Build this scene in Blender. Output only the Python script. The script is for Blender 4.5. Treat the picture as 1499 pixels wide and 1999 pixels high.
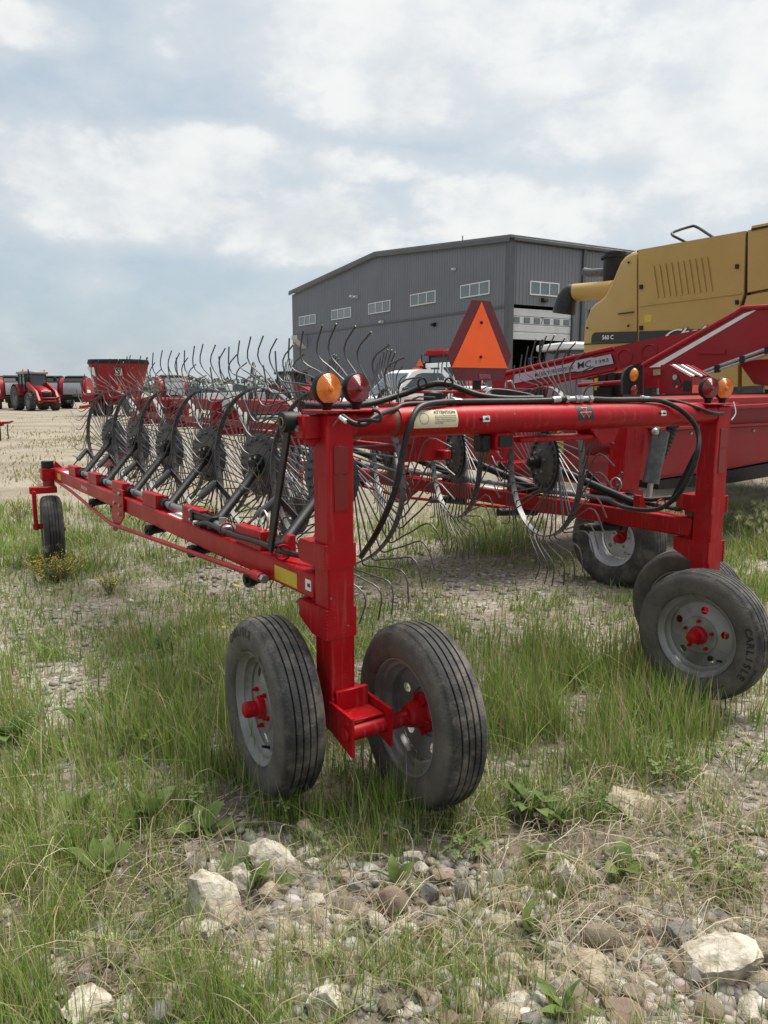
import bpy, bmesh, math, random
import numpy as np
from mathutils import Matrix, Vector

for o in list(bpy.data.objects):
    bpy.data.objects.remove(o)
SC = bpy.context.scene
COL = SC.collection
R_ = math.radians

# ------------------------------------------------------------------ camera
F_PX, IW, IH = 1500.0, 1499.0, 1999.0      # focal length and size of the photograph in pixels
CAM_H = 1.55
PITCH = math.atan((IH / 2 - 757.0) / F_PX)
cam_d = bpy.data.cameras.new('camera')
cam = bpy.data.objects.new('camera', cam_d)
COL.objects.link(cam)
cam.location = (0, 0, CAM_H)
cam.rotation_euler = (math.pi / 2 - PITCH, 0, 0)
cam_d.sensor_fit = 'VERTICAL'
cam_d.sensor_height = 24.0
cam_d.lens = 24.0 * F_PX / IH
cam_d.clip_end = 3000
cam_d.clip_start = 0.05
SC.camera = cam

# ------------------------------------------------------------------ light
SUN_EL, SUN_AZ = R_(66), R_(50)            # azimuth: from +Y towards +X
sun_d = bpy.data.lights.new('sun', 'SUN')
sun_d.energy = 3.4
sun_d.angle = R_(40)
sun_d.color = (1.0, 0.95, 0.87)
sun = bpy.data.objects.new('sun', sun_d)
COL.objects.link(sun)
sdir = Vector((math.sin(SUN_AZ) * math.cos(SUN_EL), math.cos(SUN_AZ) * math.cos(SUN_EL), math.sin(SUN_EL)))
sun.rotation_euler = sdir.to_track_quat('Z', 'Y').to_euler()
sun.location = (8, 8, 12)

SC.view_settings.view_transform = 'Standard'
SC.view_settings.look = 'None'
SC.view_settings.gamma = 1
SC.view_settings.exposure = 0.9
SC.view_settings.use_curve_mapping = False
SC.render.engine = 'CYCLES'
SC.cycles.max_bounces = 6
SC.cycles.transparent_max_bounces = 8


def ray(px, py):
    """world direction of a pixel of the photograph, scaled so that y = 1"""
    a = (px - IW / 2) / F_PX
    b = -(py - IH / 2) / F_PX
    y = math.cos(PITCH) + b * math.sin(PITCH)
    z = -math.sin(PITCH) + b * math.cos(PITCH)
    return Vector((a / y, 1.0, z / y))


def W(px, py, Y):
    r = ray(px, py)
    return Vector((r.x * Y, Y, CAM_H + r.z * Y))


def G(px, py, z=0.0):
    r = ray(px, py)
    t = (z - CAM_H) / r.z
    return Vector((r.x * t, t, z))


# ------------------------------------------------------------------ world: hazy sky with cumulus
world = bpy.data.worlds.new('World')
SC.world = world
world.use_nodes = True
nt = world.node_tree
nt.nodes.clear()


def N(tree, typ, **kw):
    n = tree.nodes.new(typ)
    for k, v in kw.items():
        setattr(n, k, v)
    return n


def lk(tree, a, b):
    tree.links.new(a, b)


def mth(tree, op, a, b=None, c=None, clamp=False):
    n = N(tree, 'ShaderNodeMath', operation=op)
    n.use_clamp = clamp
    for i, v in enumerate((a, b, c)):
        if v is None:
            continue
        if isinstance(v, (int, float)):
            n.inputs[i].default_value = v
        else:
            lk(tree, v, n.inputs[i])
    return n.outputs[0]


def mixc(tree, fac, a, b):
    n = N(tree, 'ShaderNodeMix', data_type='RGBA')
    for sock, v in ((n.inputs[0], fac), (n.inputs[6], a), (n.inputs[7], b)):
        if isinstance(v, (int, float)):
            sock.default_value = v
        elif isinstance(v, tuple):
            sock.default_value = v if len(v) == 4 else v + (1,)
        else:
            lk(tree, v, sock)
    return n.outputs[2]


def sstep(tree, v, lo, hi):
    n = N(tree, 'ShaderNodeMapRange', interpolation_type='SMOOTHSTEP')
    lk(tree, v, n.inputs[0])
    n.inputs[1].default_value = lo
    n.inputs[2].default_value = hi
    return n.outputs[0]


def build_sky():
    t = nt
    sky = N(t, 'ShaderNodeTexSky', sky_type='NISHITA')
    sky.sun_disc = False
    sky.sun_elevation = SUN_EL
    sky.sun_rotation = SUN_AZ
    sky.air_density = 1.0
    sky.dust_density = 2.5
    sky.ozone_density = 1.0
    tc = N(t, 'ShaderNodeTexCoord')
    vec = tc.outputs['Generated']
    sep = N(t, 'ShaderNodeSeparateXYZ')
    lk(t, vec, sep.inputs[0])
    az = mth(t, 'ARCTAN2', sep.outputs[0], sep.outputs[1])
    el = mth(t, 'ARCSINE', sep.outputs[2])
    # noise in direction space, flattened a little so that clouds are wider than tall
    mp = N(t, 'ShaderNodeMapping')
    mp.inputs['Scale'].default_value = (1, 1, 1.7)
    mp.inputs['Location'].default_value = (3.1, 1.7, 0.4)
    lk(t, vec, mp.inputs[0])
    n1 = N(t, 'ShaderNodeTexNoise')
    n1.inputs['Scale'].default_value = 5.0
    n1.inputs['Detail'].default_value = 6
    n1.inputs['Roughness'].default_value = 0.58
    lk(t, mp.outputs[0], n1.inputs['Vector'])
    n2 = N(t, 'ShaderNodeTexNoise')
    n2.inputs['Scale'].default_value = 14.0
    n2.inputs['Detail'].default_value = 5
    n2.inputs['Roughness'].default_value = 0.55
    lk(t, mp.outputs[0], n2.inputs['Vector'])
    nbig = N(t, 'ShaderNodeTexNoise')
    nbig.inputs['Scale'].default_value = 2.2
    nbig.inputs['Detail'].default_value = 3
    lk(t, mp.outputs[0], nbig.inputs['Vector'])
    # cloud banks: (pixel centre, half widths in pixels, weight)
    banks = [(760, 60, 430, 130, 1.0), (880, 175, 260, 85, .9), (390, 330, 190, 75, 1.0), (70, 320, 220, 80, .95),
             (580, 430, 190, 80, 1.0), (250, 400, 330, 80, .95), (1280, 240, 300, 80, 1.0), (1150, 135, 130, 60, .95),
             (1400, 90, 220, 130, .9), (60, 50, 120, 45, .8), (1080, 400, 340, 70, .65), (600, 330, 260, 40, .6),
             (1420, 330, 200, 120, .8)]
    dens = None
    for (cx, cy, hx, hy, wgt) in banks:
        r = ray(cx, cy).normalized()
        a0, e0 = math.atan2(r.x, r.y), math.asin(r.z)
        r2 = ray(cx + 10, cy).normalized()
        r3 = ray(cx, cy - 10).normalized()
        sa = abs(math.atan2(r2.x, r2.y) - a0) / 10 * hx
        se = abs(math.asin(r3.z) - e0) / 10 * hy
        u = mth(t, 'DIVIDE', mth(t, 'SUBTRACT', az, a0), sa)
        v = mth(t, 'DIVIDE', mth(t, 'SUBTRACT', el, e0), se)
        d2 = mth(t, 'ADD', mth(t, 'MULTIPLY', u, u), mth(t, 'MULTIPLY', v, v))
        b = mth(t, 'MULTIPLY', mth(t, 'SUBTRACT', 1.0, mth(t, 'MULTIPLY', d2, .5), clamp=True), wgt)
        dens = b if dens is None else mth(t, 'MAXIMUM', dens, b)
    # elsewhere the same kind of broken cumulus from the large noise alone
    gen = sstep(t, nbig.outputs[0], .42, .66)
    az_abs = mth(t, 'ABSOLUTE', az)
    outside = mth(t, 'MAXIMUM', sstep(t, az_abs, .5, .8), sstep(t, el, .52, .75))
    dens = mth(t, 'ADD', mth(t, 'MULTIPLY', dens, mth(t, 'SUBTRACT', 1.0, outside)), mth(t, 'MULTIPLY', gen, mth(t, 'MULTIPLY', outside, .8)))
    fb = mth(t, 'ADD', mth(t, 'MULTIPLY', mth(t, 'SUBTRACT', n1.outputs[0], .5), 1.9), mth(t, 'MULTIPLY', mth(t, 'SUBTRACT', n2.outputs[0], .5), 1.0))
    dn = mth(t, 'ADD', dens, fb)
    mask = sstep(t, dn, .30, .76)
    veil = sstep(t, dn, -.35, .5)
    up = mth(t, 'ADD', mth(t, 'MULTIPLY', n2.outputs[0], .6), mth(t, 'MULTIPLY', n1.outputs[0], .5))
    cl = mixc(t, sstep(t, up, .42, .68), (4.5, 4.75, 4.95), (6.0, 6.0, 5.88))
    base = mixc(t, .78, sky.outputs[0], (3.08, 3.72, 4.2))
    base = mixc(t, mth(t, 'MULTIPLY', veil, .5), base, (4.75, 4.95, 5.05))
    fin = mixc(t, mth(t, 'MULTIPLY', mask, .8), base, cl)
    # bright haze round the sun
    sd = N(t, 'ShaderNodeVectorMath', operation='DOT_PRODUCT')
    lk(t, vec, sd.inputs[0])
    sd.inputs[1].default_value = sdir
    glow = mth(t, 'POWER', mth(t, 'MAXIMUM', sd.outputs['Value'], 0.0), 3.2)
    fin = mixc(t, mth(t, 'MULTIPLY', glow, .75), fin, (7.0, 7.0, 6.9))
    bg = N(t, 'ShaderNodeBackground')
    bg.inputs[1].default_value = 0.085
    lk(t, fin, bg.inputs[0])
    out = N(t, 'ShaderNodeOutputWorld')
    lk(t, bg.outputs[0], out.inputs[0])


build_sky()


# ------------------------------------------------------------------ materials
DUST = (.30, .25, .19)


def mat(name, c1, c2=None, scale=4.0, rough=.5, metal=0.0, bump=0.0, bscale=60.0, dust=None, rvar=.1, spec=.5, coat=0.0,
        trans=0.0, emit=None, stretch=None, chips=False, side=None):
    m = bpy.data.materials.new(name)
    m.use_nodes = True
    t = m.node_tree
    b = t.nodes['Principled BSDF']
    tc = N(t, 'ShaderNodeTexCoord')
    vec = tc.outputs['Object']
    if stretch:
        mp = N(t, 'ShaderNodeMapping')
        mp.inputs['Scale'].default_value = stretch
        lk(t, vec, mp.inputs[0])
        vec = mp.outputs[0]
    col = c1 + (1,)
    if c2 is not None:
        n = N(t, 'ShaderNodeTexNoise')
        n.inputs['Scale'].default_value = scale
        n.inputs['Detail'].default_value = 7
        n.inputs['Roughness'].default_value = .65
        lk(t, vec, n.inputs['Vector'])
        f = sstep(t, n.outputs[0], .35, .68)
        col = mixc(t, f, c1, c2)
        if rvar:
            rr = mth(t, 'ADD', rough, mth(t, 'MULTIPLY', mth(t, 'SUBTRACT', n.outputs[0], .5), rvar * 2))
            lk(t, rr, b.inputs['Roughness'])
    if dust:
        dc, amt, dsc = dust
        n = N(t, 'ShaderNodeTexNoise')
        n.inputs['Scale'].default_value = dsc
        n.inputs['Detail'].default_value = 10
        n.inputs['Roughness'].default_value = .72
        lk(t, vec, n.inputs['Vector'])
        f = mth(t, 'MULTIPLY', sstep(t, n.outputs[0], .44, .66), amt)
        if side:
            # dried mud clings to the sidewalls more than to the tread
            sx_ = N(t, 'ShaderNodeSeparateXYZ')
            lk(t, tc.outputs['Object'], sx_.inputs[0])
            sw = sstep(t, mth(t, 'ABSOLUTE', sx_.outputs[0]), .066, .084)
            f = mth(t, 'MAXIMUM', f, mth(t, 'MULTIPLY', sw, mth(t, 'ADD', side, mth(t, 'MULTIPLY', sstep(t, n.outputs[0], .35, .6), .3))))
        col = mixc(t, f, col, dc)
    if chips:
        # small scuffs and paint chips showing primer, and faint run marks
        n = N(t, 'ShaderNodeTexNoise')
        n.inputs['Scale'].default_value = 55
        n.inputs['Detail'].default_value = 3
        lk(t, vec, n.inputs['Vector'])
        n2 = N(t, 'ShaderNodeTexNoise')
        n2.inputs['Scale'].default_value = 5
        lk(t, vec, n2.inputs['Vector'])
        f = mth(t, 'MULTIPLY', sstep(t, n.outputs[0], .70, .74), sstep(t, n2.outputs[0], .45, .6))
        col = mixc(t, mth(t, 'MULTIPLY', f, .7), col, (.30, .20, .17))
        mp2 = N(t, 'ShaderNodeMapping')
        mp2.inputs['Scale'].default_value = (60, 60, 4)
        lk(t, vec, mp2.inputs[0])
        n3 = N(t, 'ShaderNodeTexNoise')
        n3.inputs['Scale'].default_value = 1.0
        n3.inputs['Detail'].default_value = 4
        lk(t, mp2.outputs[0], n3.inputs['Vector'])
        col = mixc(t, mth(t, 'MULTIPLY', sstep(t, n3.outputs[0], .56, .72), .16), col, DUST)
    if isinstance(col, tuple):
        b.inputs['Base Color'].default_value = col
    else:
        lk(t, col, b.inputs['Base Color'])
    if not b.inputs['Roughness'].is_linked:
        b.inputs['Roughness'].default_value = rough
    b.inputs['Metallic'].default_value = metal
    b.inputs['Specular IOR Level'].default_value = spec
    b.inputs['Coat Weight'].default_value = coat
    b.inputs['Coat Roughness'].default_value = .25
    b.inputs['Transmission Weight'].default_value = trans
    if emit:
        b.inputs['Emission Color'].default_value = emit[0] + (1,)
        b.inputs['Emission Strength'].default_value = emit[1]
    if bump:
        n = N(t, 'ShaderNodeTexNoise')
        n.inputs['Scale'].default_value = bscale
        n.inputs['Detail'].default_value = 6
        lk(t, vec, n.inputs['Vector'])
        bp = N(t, 'ShaderNodeBump')
        bp.inputs['Strength'].default_value = bump
        bp.inputs['Distance'].default_value = .01
        lk(t, n.outputs[0], bp.inputs['Height'])
        lk(t, bp.outputs[0], b.inputs['Normal'])
    return m


M = {}
M['red'] = mat('red_paint', (.37, .0030, .0078), (.30, .0030, .007), 3, rough=.40, dust=(DUST, .04, 7), rvar=.16, bump=.035, bscale=18, spec=.2, chips=True)
M['red2'] = mat('red_paint_machine', (.29, .004, .0095), (.225, .004, .009), 2, rough=.38, dust=(DUST, .05, 4), spec=.32, rvar=.14)
M['reflect_red'] = mat('red_reflective_tape', (.21, .006, .006), (.17, .006, .005), 30, rough=.3)
M['rusty'] = mat('rusty_red_steel', (.26, .02, .02), (.13, .055, .03), 14, rough=.6, bump=.2, bscale=80)
M['grey_steel'] = mat('grey_painted_steel', (.075, .08, .088), (.05, .053, .058), 12, rough=.42, dust=(DUST, .22, 20), metal=.15)
M['tine'] = mat('tine_wire', (.085, .088, .095), (.05, .052, .056), 9, rough=.38, metal=.35, dust=((.16, .08, .045), .35, 10))
M['disc'] = mat('disc_plate', (.05, .054, .06), (.035, .037, .042), 10, rough=.45, dust=(DUST, .16, 14), metal=.1)
M['black'] = mat('black_paint', (.006, .0065, .007), (.010, .010, .011), 8, rough=.5, dust=(DUST, .03, 12), spec=.3)
M['rubber_hose'] = mat('hose_rubber', (.007, .007, .0075), (.012, .012, .012), 20, rough=.45, dust=(DUST, .06, 30), spec=.35)
M['tyre'] = mat('tyre_rubber', (.026, .0265, .027), (.05, .049, .047), 6, rough=.74, dust=((.175, .155, .13), .78, 9), side=.30, bump=.35, bscale=110, rvar=.1, spec=.35)
M['tyre_letter'] = mat('tyre_letter_rubber', (.018, .018, .018), (.05, .045, .038), 30, rough=.6, spec=.3)
M['tyre_dark'] = mat('tyre_rubber_dark', (.025, .025, .026), (.04, .039, .038), 6, rough=.75, dust=((.15, .13, .105), .6, 8), bump=.2, bscale=90)
M['rim'] = mat('rim_silver_paint', (.27, .27, .265), (.20, .20, .195), 8, rough=.42, metal=.3, dust=((.16, .135, .105), .5, 9))
M['rim_bright'] = mat('rim_bright_paint', (.52, .53, .55), (.44, .45, .47), 8, rough=.38, metal=.35, dust=((.25, .22, .18), .25, 9))
M['zinc'] = mat('zinc_plated', (.42, .43, .43), (.30, .31, .31), 25, rough=.35, metal=.8)
M['zinc_yellow'] = mat('zinc_yellow_bolt', (.40, .36, .20), (.28, .25, .15), 30, rough=.4, metal=.6)
M['grey_rod'] = mat('grey_rod', (.20, .215, .235), (.15, .16, .17), 15, rough=.35, metal=.4, dust=(DUST, .15, 20))
M['white'] = mat('white_decal', (.74, .74, .72), (.66, .66, .64), 20, rough=.45)
M['cream'] = mat('cream_decal', (.70, .62, .42), (.64, .57, .38), 15, rough=.4)
M['ink'] = mat('black_ink', (.012, .012, .012), rough=.5)
M['yellow'] = mat('yellow_reflector', (.62, .42, .012), (.50, .36, .012), 25, rough=.35, dust=(DUST, .15, 12))
M['amber'] = mat('amber_lens', (.80, .22, .008), (.62, .15, .006), 30, rough=.16, spec=.7, coat=.4)
M['redlens'] = mat('red_lens', (.22, .004, .008), (.16, .003, .006), 30, rough=.15, spec=.7, coat=.4)
M['orange'] = mat('orange_fluorescent', (1.0, .135, .014), (.93, .12, .012), 6, rough=.5)
M['maroon'] = mat('maroon_reflective', (.13, .006, .012), (.10, .005, .010), 10, rough=.25, bump=.2, bscale=9)
M['sign_grey'] = mat('silver_decal', (.42, .42, .46), (.36, .36, .40), 12, rough=.35, metal=.2)
M['yellow_paint'] = mat('combine_yellow', (.43, .275, .080), (.40, .255, .073), 2, rough=.45, dust=(DUST, .06, 3), spec=.35)
M['glass'] = mat('tinted_glass', (.06, .08, .085), (.04, .055, .06), 1.2, rough=.08, spec=.5)
M['glass_blue'] = mat('window_glass', (.13, .17, .19), (.10, .135, .155), .3, rough=.08, spec=.8)
M['wall_grey'] = mat('corrugated_charcoal', (.160, .168, .188), (.145, .152, .17), .3, rough=.55, metal=.0)
M['wall_trim'] = mat('charcoal_trim', (.08, .083, .09), (.07, .073, .08), 2, rough=.45)
M['roof_trim'] = mat('grey_trim', (.14, .14, .14), (.11, .11, .11), 2, rough=.5)
M['dark'] = mat('dark_interior', (.012, .013, .014), (.02, .02, .021), .5, rough=.8)
M['door_white'] = mat('door_white', (.62, .63, .64), (.56, .57, .58), .6, rough=.45, dust=((.35, .33, .3), .2, 1))
M['white_paint'] = mat('white_vehicle_paint', (.68, .69, .70), (.62, .63, .64), 1.5, rough=.3, coat=.3)
M['grey_paint'] = mat('grey_vehicle_paint', (.22, .22, .22), (.18, .18, .18), 2, rough=.4)
M['silver_paint'] = mat('silver_vehicle_paint', (.42, .43, .45), (.36, .37, .39), 2, rough=.3, metal=.3)
M['blue_paint'] = mat('blue_vehicle_paint', (.06, .10, .16), (.05, .08, .13), 2, rough=.3)
M['straw'] = mat('dry_straw', (.42, .34, .22), (.30, .24, .15), 60, rough=.8)


# ------------------------------------------------------------------ mesh builder
class MB:
    def __init__(s):
        s.v = []
        s.f = []

    def add(s, vs, fs):
        o = len(s.v)
        s.v.extend([tuple(p) for p in vs])
        s.f.extend([tuple(i + o for i in f) for f in fs])
        return s

    def box(s, c, size, R=None, b=0.004):
        """chamfered box"""
        c = Vector(c)
        h = Vector(size) / 2
        b = min(b, min(h) * .45)
        vs, idx = [], {}
        for sx in (-1, 1):
            for sy in (-1, 1):
                for sz in (-1, 1):
                    sg = (sx, sy, sz)
                    for ax in range(3):
                        p = Vector([sg[k] * (h[k] - (b if k != ax else 0)) for k in range(3)])
                        idx[(sx, sy, sz, ax)] = len(vs)
                        vs.append(p)
        fs = []
        for ax in range(3):
            a1, a2 = [(1, 2), (2, 0), (0, 1)][ax]
            for sg in (-1, 1):
                q = []
                for (p, r) in ((-1, -1), (1, -1), (1, 1), (-1, 1)):
                    k = [0, 0, 0]
                    k[ax] = sg
                    k[a1] = p
                    k[a2] = r
                    q.append(idx[(k[0], k[1], k[2], ax)])
                fs.append(q if sg > 0 else q[::-1])
        for ax in range(3):
            a1, a2 = [(1, 2), (2, 0), (0, 1)][ax]
            for p in (-1, 1):
                for r in (-1, 1):
                    k0 = [0, 0, 0]
                    k1 = [0, 0, 0]
                    k0[ax] = -1
                    k1[ax] = 1
                    k0[a1] = k1[a1] = p
                    k0[a2] = k1[a2] = r
                    q = [idx[(*k0, a1)], idx[(*k1, a1)], idx[(*k1, a2)], idx[(*k0, a2)]]
                    fs.append(q if p * r < 0 else q[::-1])
        for sx in (-1, 1):
            for sy in (-1, 1):
                for sz in (-1, 1):
                    q = [idx[(sx, sy, sz, 0)], idx[(sx, sy, sz, 1)], idx[(sx, sy, sz, 2)]]
                    fs.append(q if sx * sy * sz > 0 else q[::-1])
        if R is not None:
            vs = [R @ p for p in vs]
        return s.add([p + c for p in vs], fs)

    def bar(s, p0, p1, w, h, b=0.004, up=(0, 0, 1)):
        """box from p0 to p1; w sideways, h along up"""
        p0, p1 = Vector(p0), Vector(p1)
        y = (p1 - p0)
        L = y.length
        y.normalize()
        x = y.cross(Vector(up)).normalized()
        z = x.cross(y)
        Rm = Matrix((x, y, z)).transposed()
        return s.box((p0 + p1) / 2, (w, L, h), Rm, b)

    def tube(s, pts, r, n=8, cap=True):
        pts = [Vector(p) for p in pts]
        m = len(pts)
        rs = r if isinstance(r, (list, tuple)) else [r] * m
        T = []
        for i in range(m):
            a = pts[max(i - 1, 0)]
            c = pts[min(i + 1, m - 1)]
            d = (c - a)
            T.append(d.normalized() if d.length > 1e-9 else Vector((0, 0, 1)))
        ref = Vector((0, 0, 1)) if abs(T[0].z) < .9 else Vector((1, 0, 0))
        u = T[0].cross(ref).normalized()
        vs = []
        for i in range(m):
            u = (u - T[i] * u.dot(T[i])).normalized()
            w = T[i].cross(u)
            for k in range(n):
                a = 2 * math.pi * k / n
                vs.append(pts[i] + (u * math.cos(a) + w * math.sin(a)) * rs[i])
        fs = []
        for i in range(m - 1):
            for k in range(n):
                k2 = (k + 1) % n
                fs.append((i * n + k, i * n + k2, (i + 1) * n + k2, (i + 1) * n + k))
        if cap:
            fs.append(tuple(range(n))[::-1])
            fs.append(tuple((m - 1) * n + k for k in range(n)))
        return s.add(vs, fs)

    def cyl(s, p0, p1, r, n=16, r1=None):
        return s.tube([p0, p1], [r, r if r1 is None else r1], n)

    def lathe(s, prof, o=(0, 0, 0), axis=(1, 0, 0), n=32, close=False):
        """prof: (radius, height along axis)"""
        o, ax = Vector(o), Vector(axis).normalized()
        ref = Vector((0, 0, 1)) if abs(ax.z) < .9 else Vector((1, 0, 0))
        u = ax.cross(ref).normalized()
        w = ax.cross(u)
        vs = []
        for (r, h) in prof:
            for k in range(n):
                a = 2 * math.pi * k / n
                vs.append(o + ax * h + (u * math.cos(a) + w * math.sin(a)) * max(r, 1e-4))
        fs = []
        m = len(prof)
        for i in range(m if close else m - 1):
            j = (i + 1) % m
            for k in range(n):
                k2 = (k + 1) % n
                fs.append((i * n + k, i * n + k2, j * n + k2, j * n + k))
        return s.add(vs, fs)

    def prism(s, pts, off):
        """polygon of 3D points extruded by the vector off"""
        pts = [Vector(p) for p in pts]
        off = Vector(off)
        n = len(pts)
        nrm = Vector((0, 0, 0))
        for i in range(n):
            nrm += (pts[i] - pts[0]).cross(pts[(i + 1) % n] - pts[0])
        if nrm.dot(off) > 0:
            pts = pts[::-1]
        vs = pts + [p + off for p in pts]
        fs = [tuple(range(n)), tuple(range(2 * n - 1, n - 1, -1))]
        for i in range(n):
            j = (i + 1) % n
            fs.append((i, i + n, j + n, j))
        return s.add(vs, fs)

    def blob(s, c, size, n=10, m=6):
        c = Vector(c)
        vs, fs = [], []
        for i in range(m + 1):
            th = math.pi * i / m
            for k in range(n):
                a = 2 * math.pi * k / n
                vs.append(c + Vector((size[0] * math.sin(th) * math.cos(a), size[1] * math.sin(th) * math.sin(a), size[2] * math.cos(th))))
        for i in range(m):
            for k in range(n):
                k2 = (k + 1) % n
                fs.append((i * n + k, (i + 1) * n + k, (i + 1) * n + k2, i * n + k2))
        return s.add(vs, fs)

    def loft(s, rings, cap=True):
        n = len(rings[0])
        vs = [p for r in rings for p in r]
        fs = []
        for i in range(len(rings) - 1):
            for k in range(n):
                k2 = (k + 1) % n
                fs.append((i * n + k, i * n + k2, (i + 1) * n + k2, (i + 1) * n + k))
        if cap:
            fs.append(tuple(range(n))[::-1])
            fs.append(tuple((len(rings) - 1) * n + k for k in range(n)))
        return s.add(vs, fs)

    def mesh(s, name, m, angle=38, smooth=True):
        me = bpy.data.meshes.new(name)
        me.from_pydata(s.v, [], s.f)
        if smooth:
            me.polygons.foreach_set('use_smooth', [True] * len(me.polygons))
            me.set_sharp_from_angle(angle=R_(angle))
        me.materials.append(M[m] if isinstance(m, str) else m)
        me.update()
        return me

    def build(s, name, m, parent=None, angle=38, smooth=True):
        return link(name, s.mesh(name, m, angle, smooth), parent)


def link(name, me, parent=None):
    o = bpy.data.objects.new(name, me)
    COL.objects.link(o)
    if parent is not None:
        o.parent = parent
    return o


def tag(o, label=None, cat=None, group=None, kind=None):
    if label:
        o['label'] = label
    if cat:
        o['category'] = cat
    if group:
        o['group'] = group
    if kind:
        o['kind'] = kind
    return o


def thing(name, label, cat, loc=(0, 0, 0), rz=0.0, group=None):
    o = link(name, None)
    o.location = loc
    o.rotation_euler = (0, 0, rz)
    o.empty_display_size = .2
    return tag(o, label, cat, group)


def copy_tree(o, parent=None):
    c = o.copy()
    COL.objects.link(c)
    c.parent = parent
    for ch in list(o.children):
        copy_tree(ch, c)
    return c


def spline(pts, k=6):
    """Catmull-Rom through the points"""
    P = [Vector(p) for p in pts]
    P = [P[0] * 2 - P[1]] + P + [P[-1] * 2 - P[-2]]
    out = []
    for i in range(1, len(P) - 2):
        for j in range(k):
            t = j / k
            a, b, c, d = P[i - 1], P[i], P[i + 1], P[i + 2]
            out.append(.5 * ((2 * b) + (c - a) * t + (2 * a - 5 * b + 4 * c - d) * t * t + (3 * b - a - 3 * c + d) * t ** 3))
    out.append(P[-2])
    return out


_txt = {}


def text_geo(body, size, shear=0.0, spacing=1.0, bold=0.0):
    """flat lettering as (verts2d, faces), centred on its box"""
    cu = bpy.data.curves.new('txt', 'FONT')
    cu.body = body
    cu.size = size
    cu.shear = shear
    cu.space_character = spacing
    cu.align_x = 'CENTER'
    cu.align_y = 'CENTER'
    cu.offset = bold
    cu.resolution_u = 3
    ob = bpy.data.objects.new('txt', cu)
    COL.objects.link(ob)
    dg = bpy.context.evaluated_depsgraph_get()
    me = bpy.data.meshes.new_from_object(ob.evaluated_get(dg))
    vs = [(v.co.x, v.co.y) for v in me.vertices]
    fs = [tuple(p.vertices) for p in me.polygons]
    bpy.data.objects.remove(ob)
    bpy.data.curves.remove(cu)
    bpy.data.meshes.remove(me)
    return vs, fs


def text(mb, body, size, fn, shear=0.0, spacing=1.0, bold=0.0, width=None):
    """fn maps (x, y) of the lettering to a 3D point"""
    vs, fs = text_geo(body, size, shear, spacing, bold)
    if width:
        w = max(v[0] for v in vs) - min(v[0] for v in vs)
        k = width / w
        vs = [(x * k, y) for x, y in vs]
    mb.add([fn(x, y) for x, y in vs], fs)


def flat_fn(o, ux, uy):
    o, ux, uy = Vector(o), Vector(ux).normalized(), Vector(uy).normalized()
    return lambda x, y: o + ux * x + uy * y


def rotz(a):
    return Matrix.Rotation(a, 3, 'Z')


def vnoise(x, y, seed=0, f=1.0, octv=3):
    """value noise on numpy arrays, 0..1"""
    x = np.asarray(x, float) * f
    y = np.asarray(y, float) * f
    tot = np.zeros_like(x)
    amp, s = 1.0, 0.0
    for o in range(octv):
        xi, yi = np.floor(x).astype(np.int64), np.floor(y).astype(np.int64)
        fx, fy = x - xi, y - yi
        fx, fy = fx * fx * (3 - 2 * fx), fy * fy * (3 - 2 * fy)

        def h(a, b):
            n = (a * 374761393 + b * 668265263 + (seed + o * 17) * 974634677) & 0x7fffffff
            n = ((n ^ (n >> 13)) * 1274126177) & 0x7fffffff
            return ((n ^ (n >> 16)) & 0xffff) / 65535.0
        v = (h(xi, yi) * (1 - fx) + h(xi + 1, yi) * fx) * (1 - fy) + (h(xi, yi + 1) * (1 - fx) + h(xi + 1, yi + 1) * fx) * fy
        tot += v * amp
        s += amp
        amp *= .5
        x, y = x * 2.03, y * 2.03
    return tot / s


def gz(x, y):
    """height of the ground"""
    x = np.asarray(x, float)
    y = np.asarray(y, float)
    z = -0.018 * np.clip(y - 3.3, 0, 4.2)
    near = np.clip((14 - np.hypot(x, y)) / 8, 0, 1)
    z = z + near * ((vnoise(x + 50, y + 50, 3, 1.3, 3) - .5) * .07 + (vnoise(x + 9, y + 7, 5, 6, 2) - .5) * .02)
    z = z + np.clip((2.45 - y), 0, 1.5) * .05
    return z


def gzf(x, y):
    return float(gz(np.array([x]), np.array([y]))[0])

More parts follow.
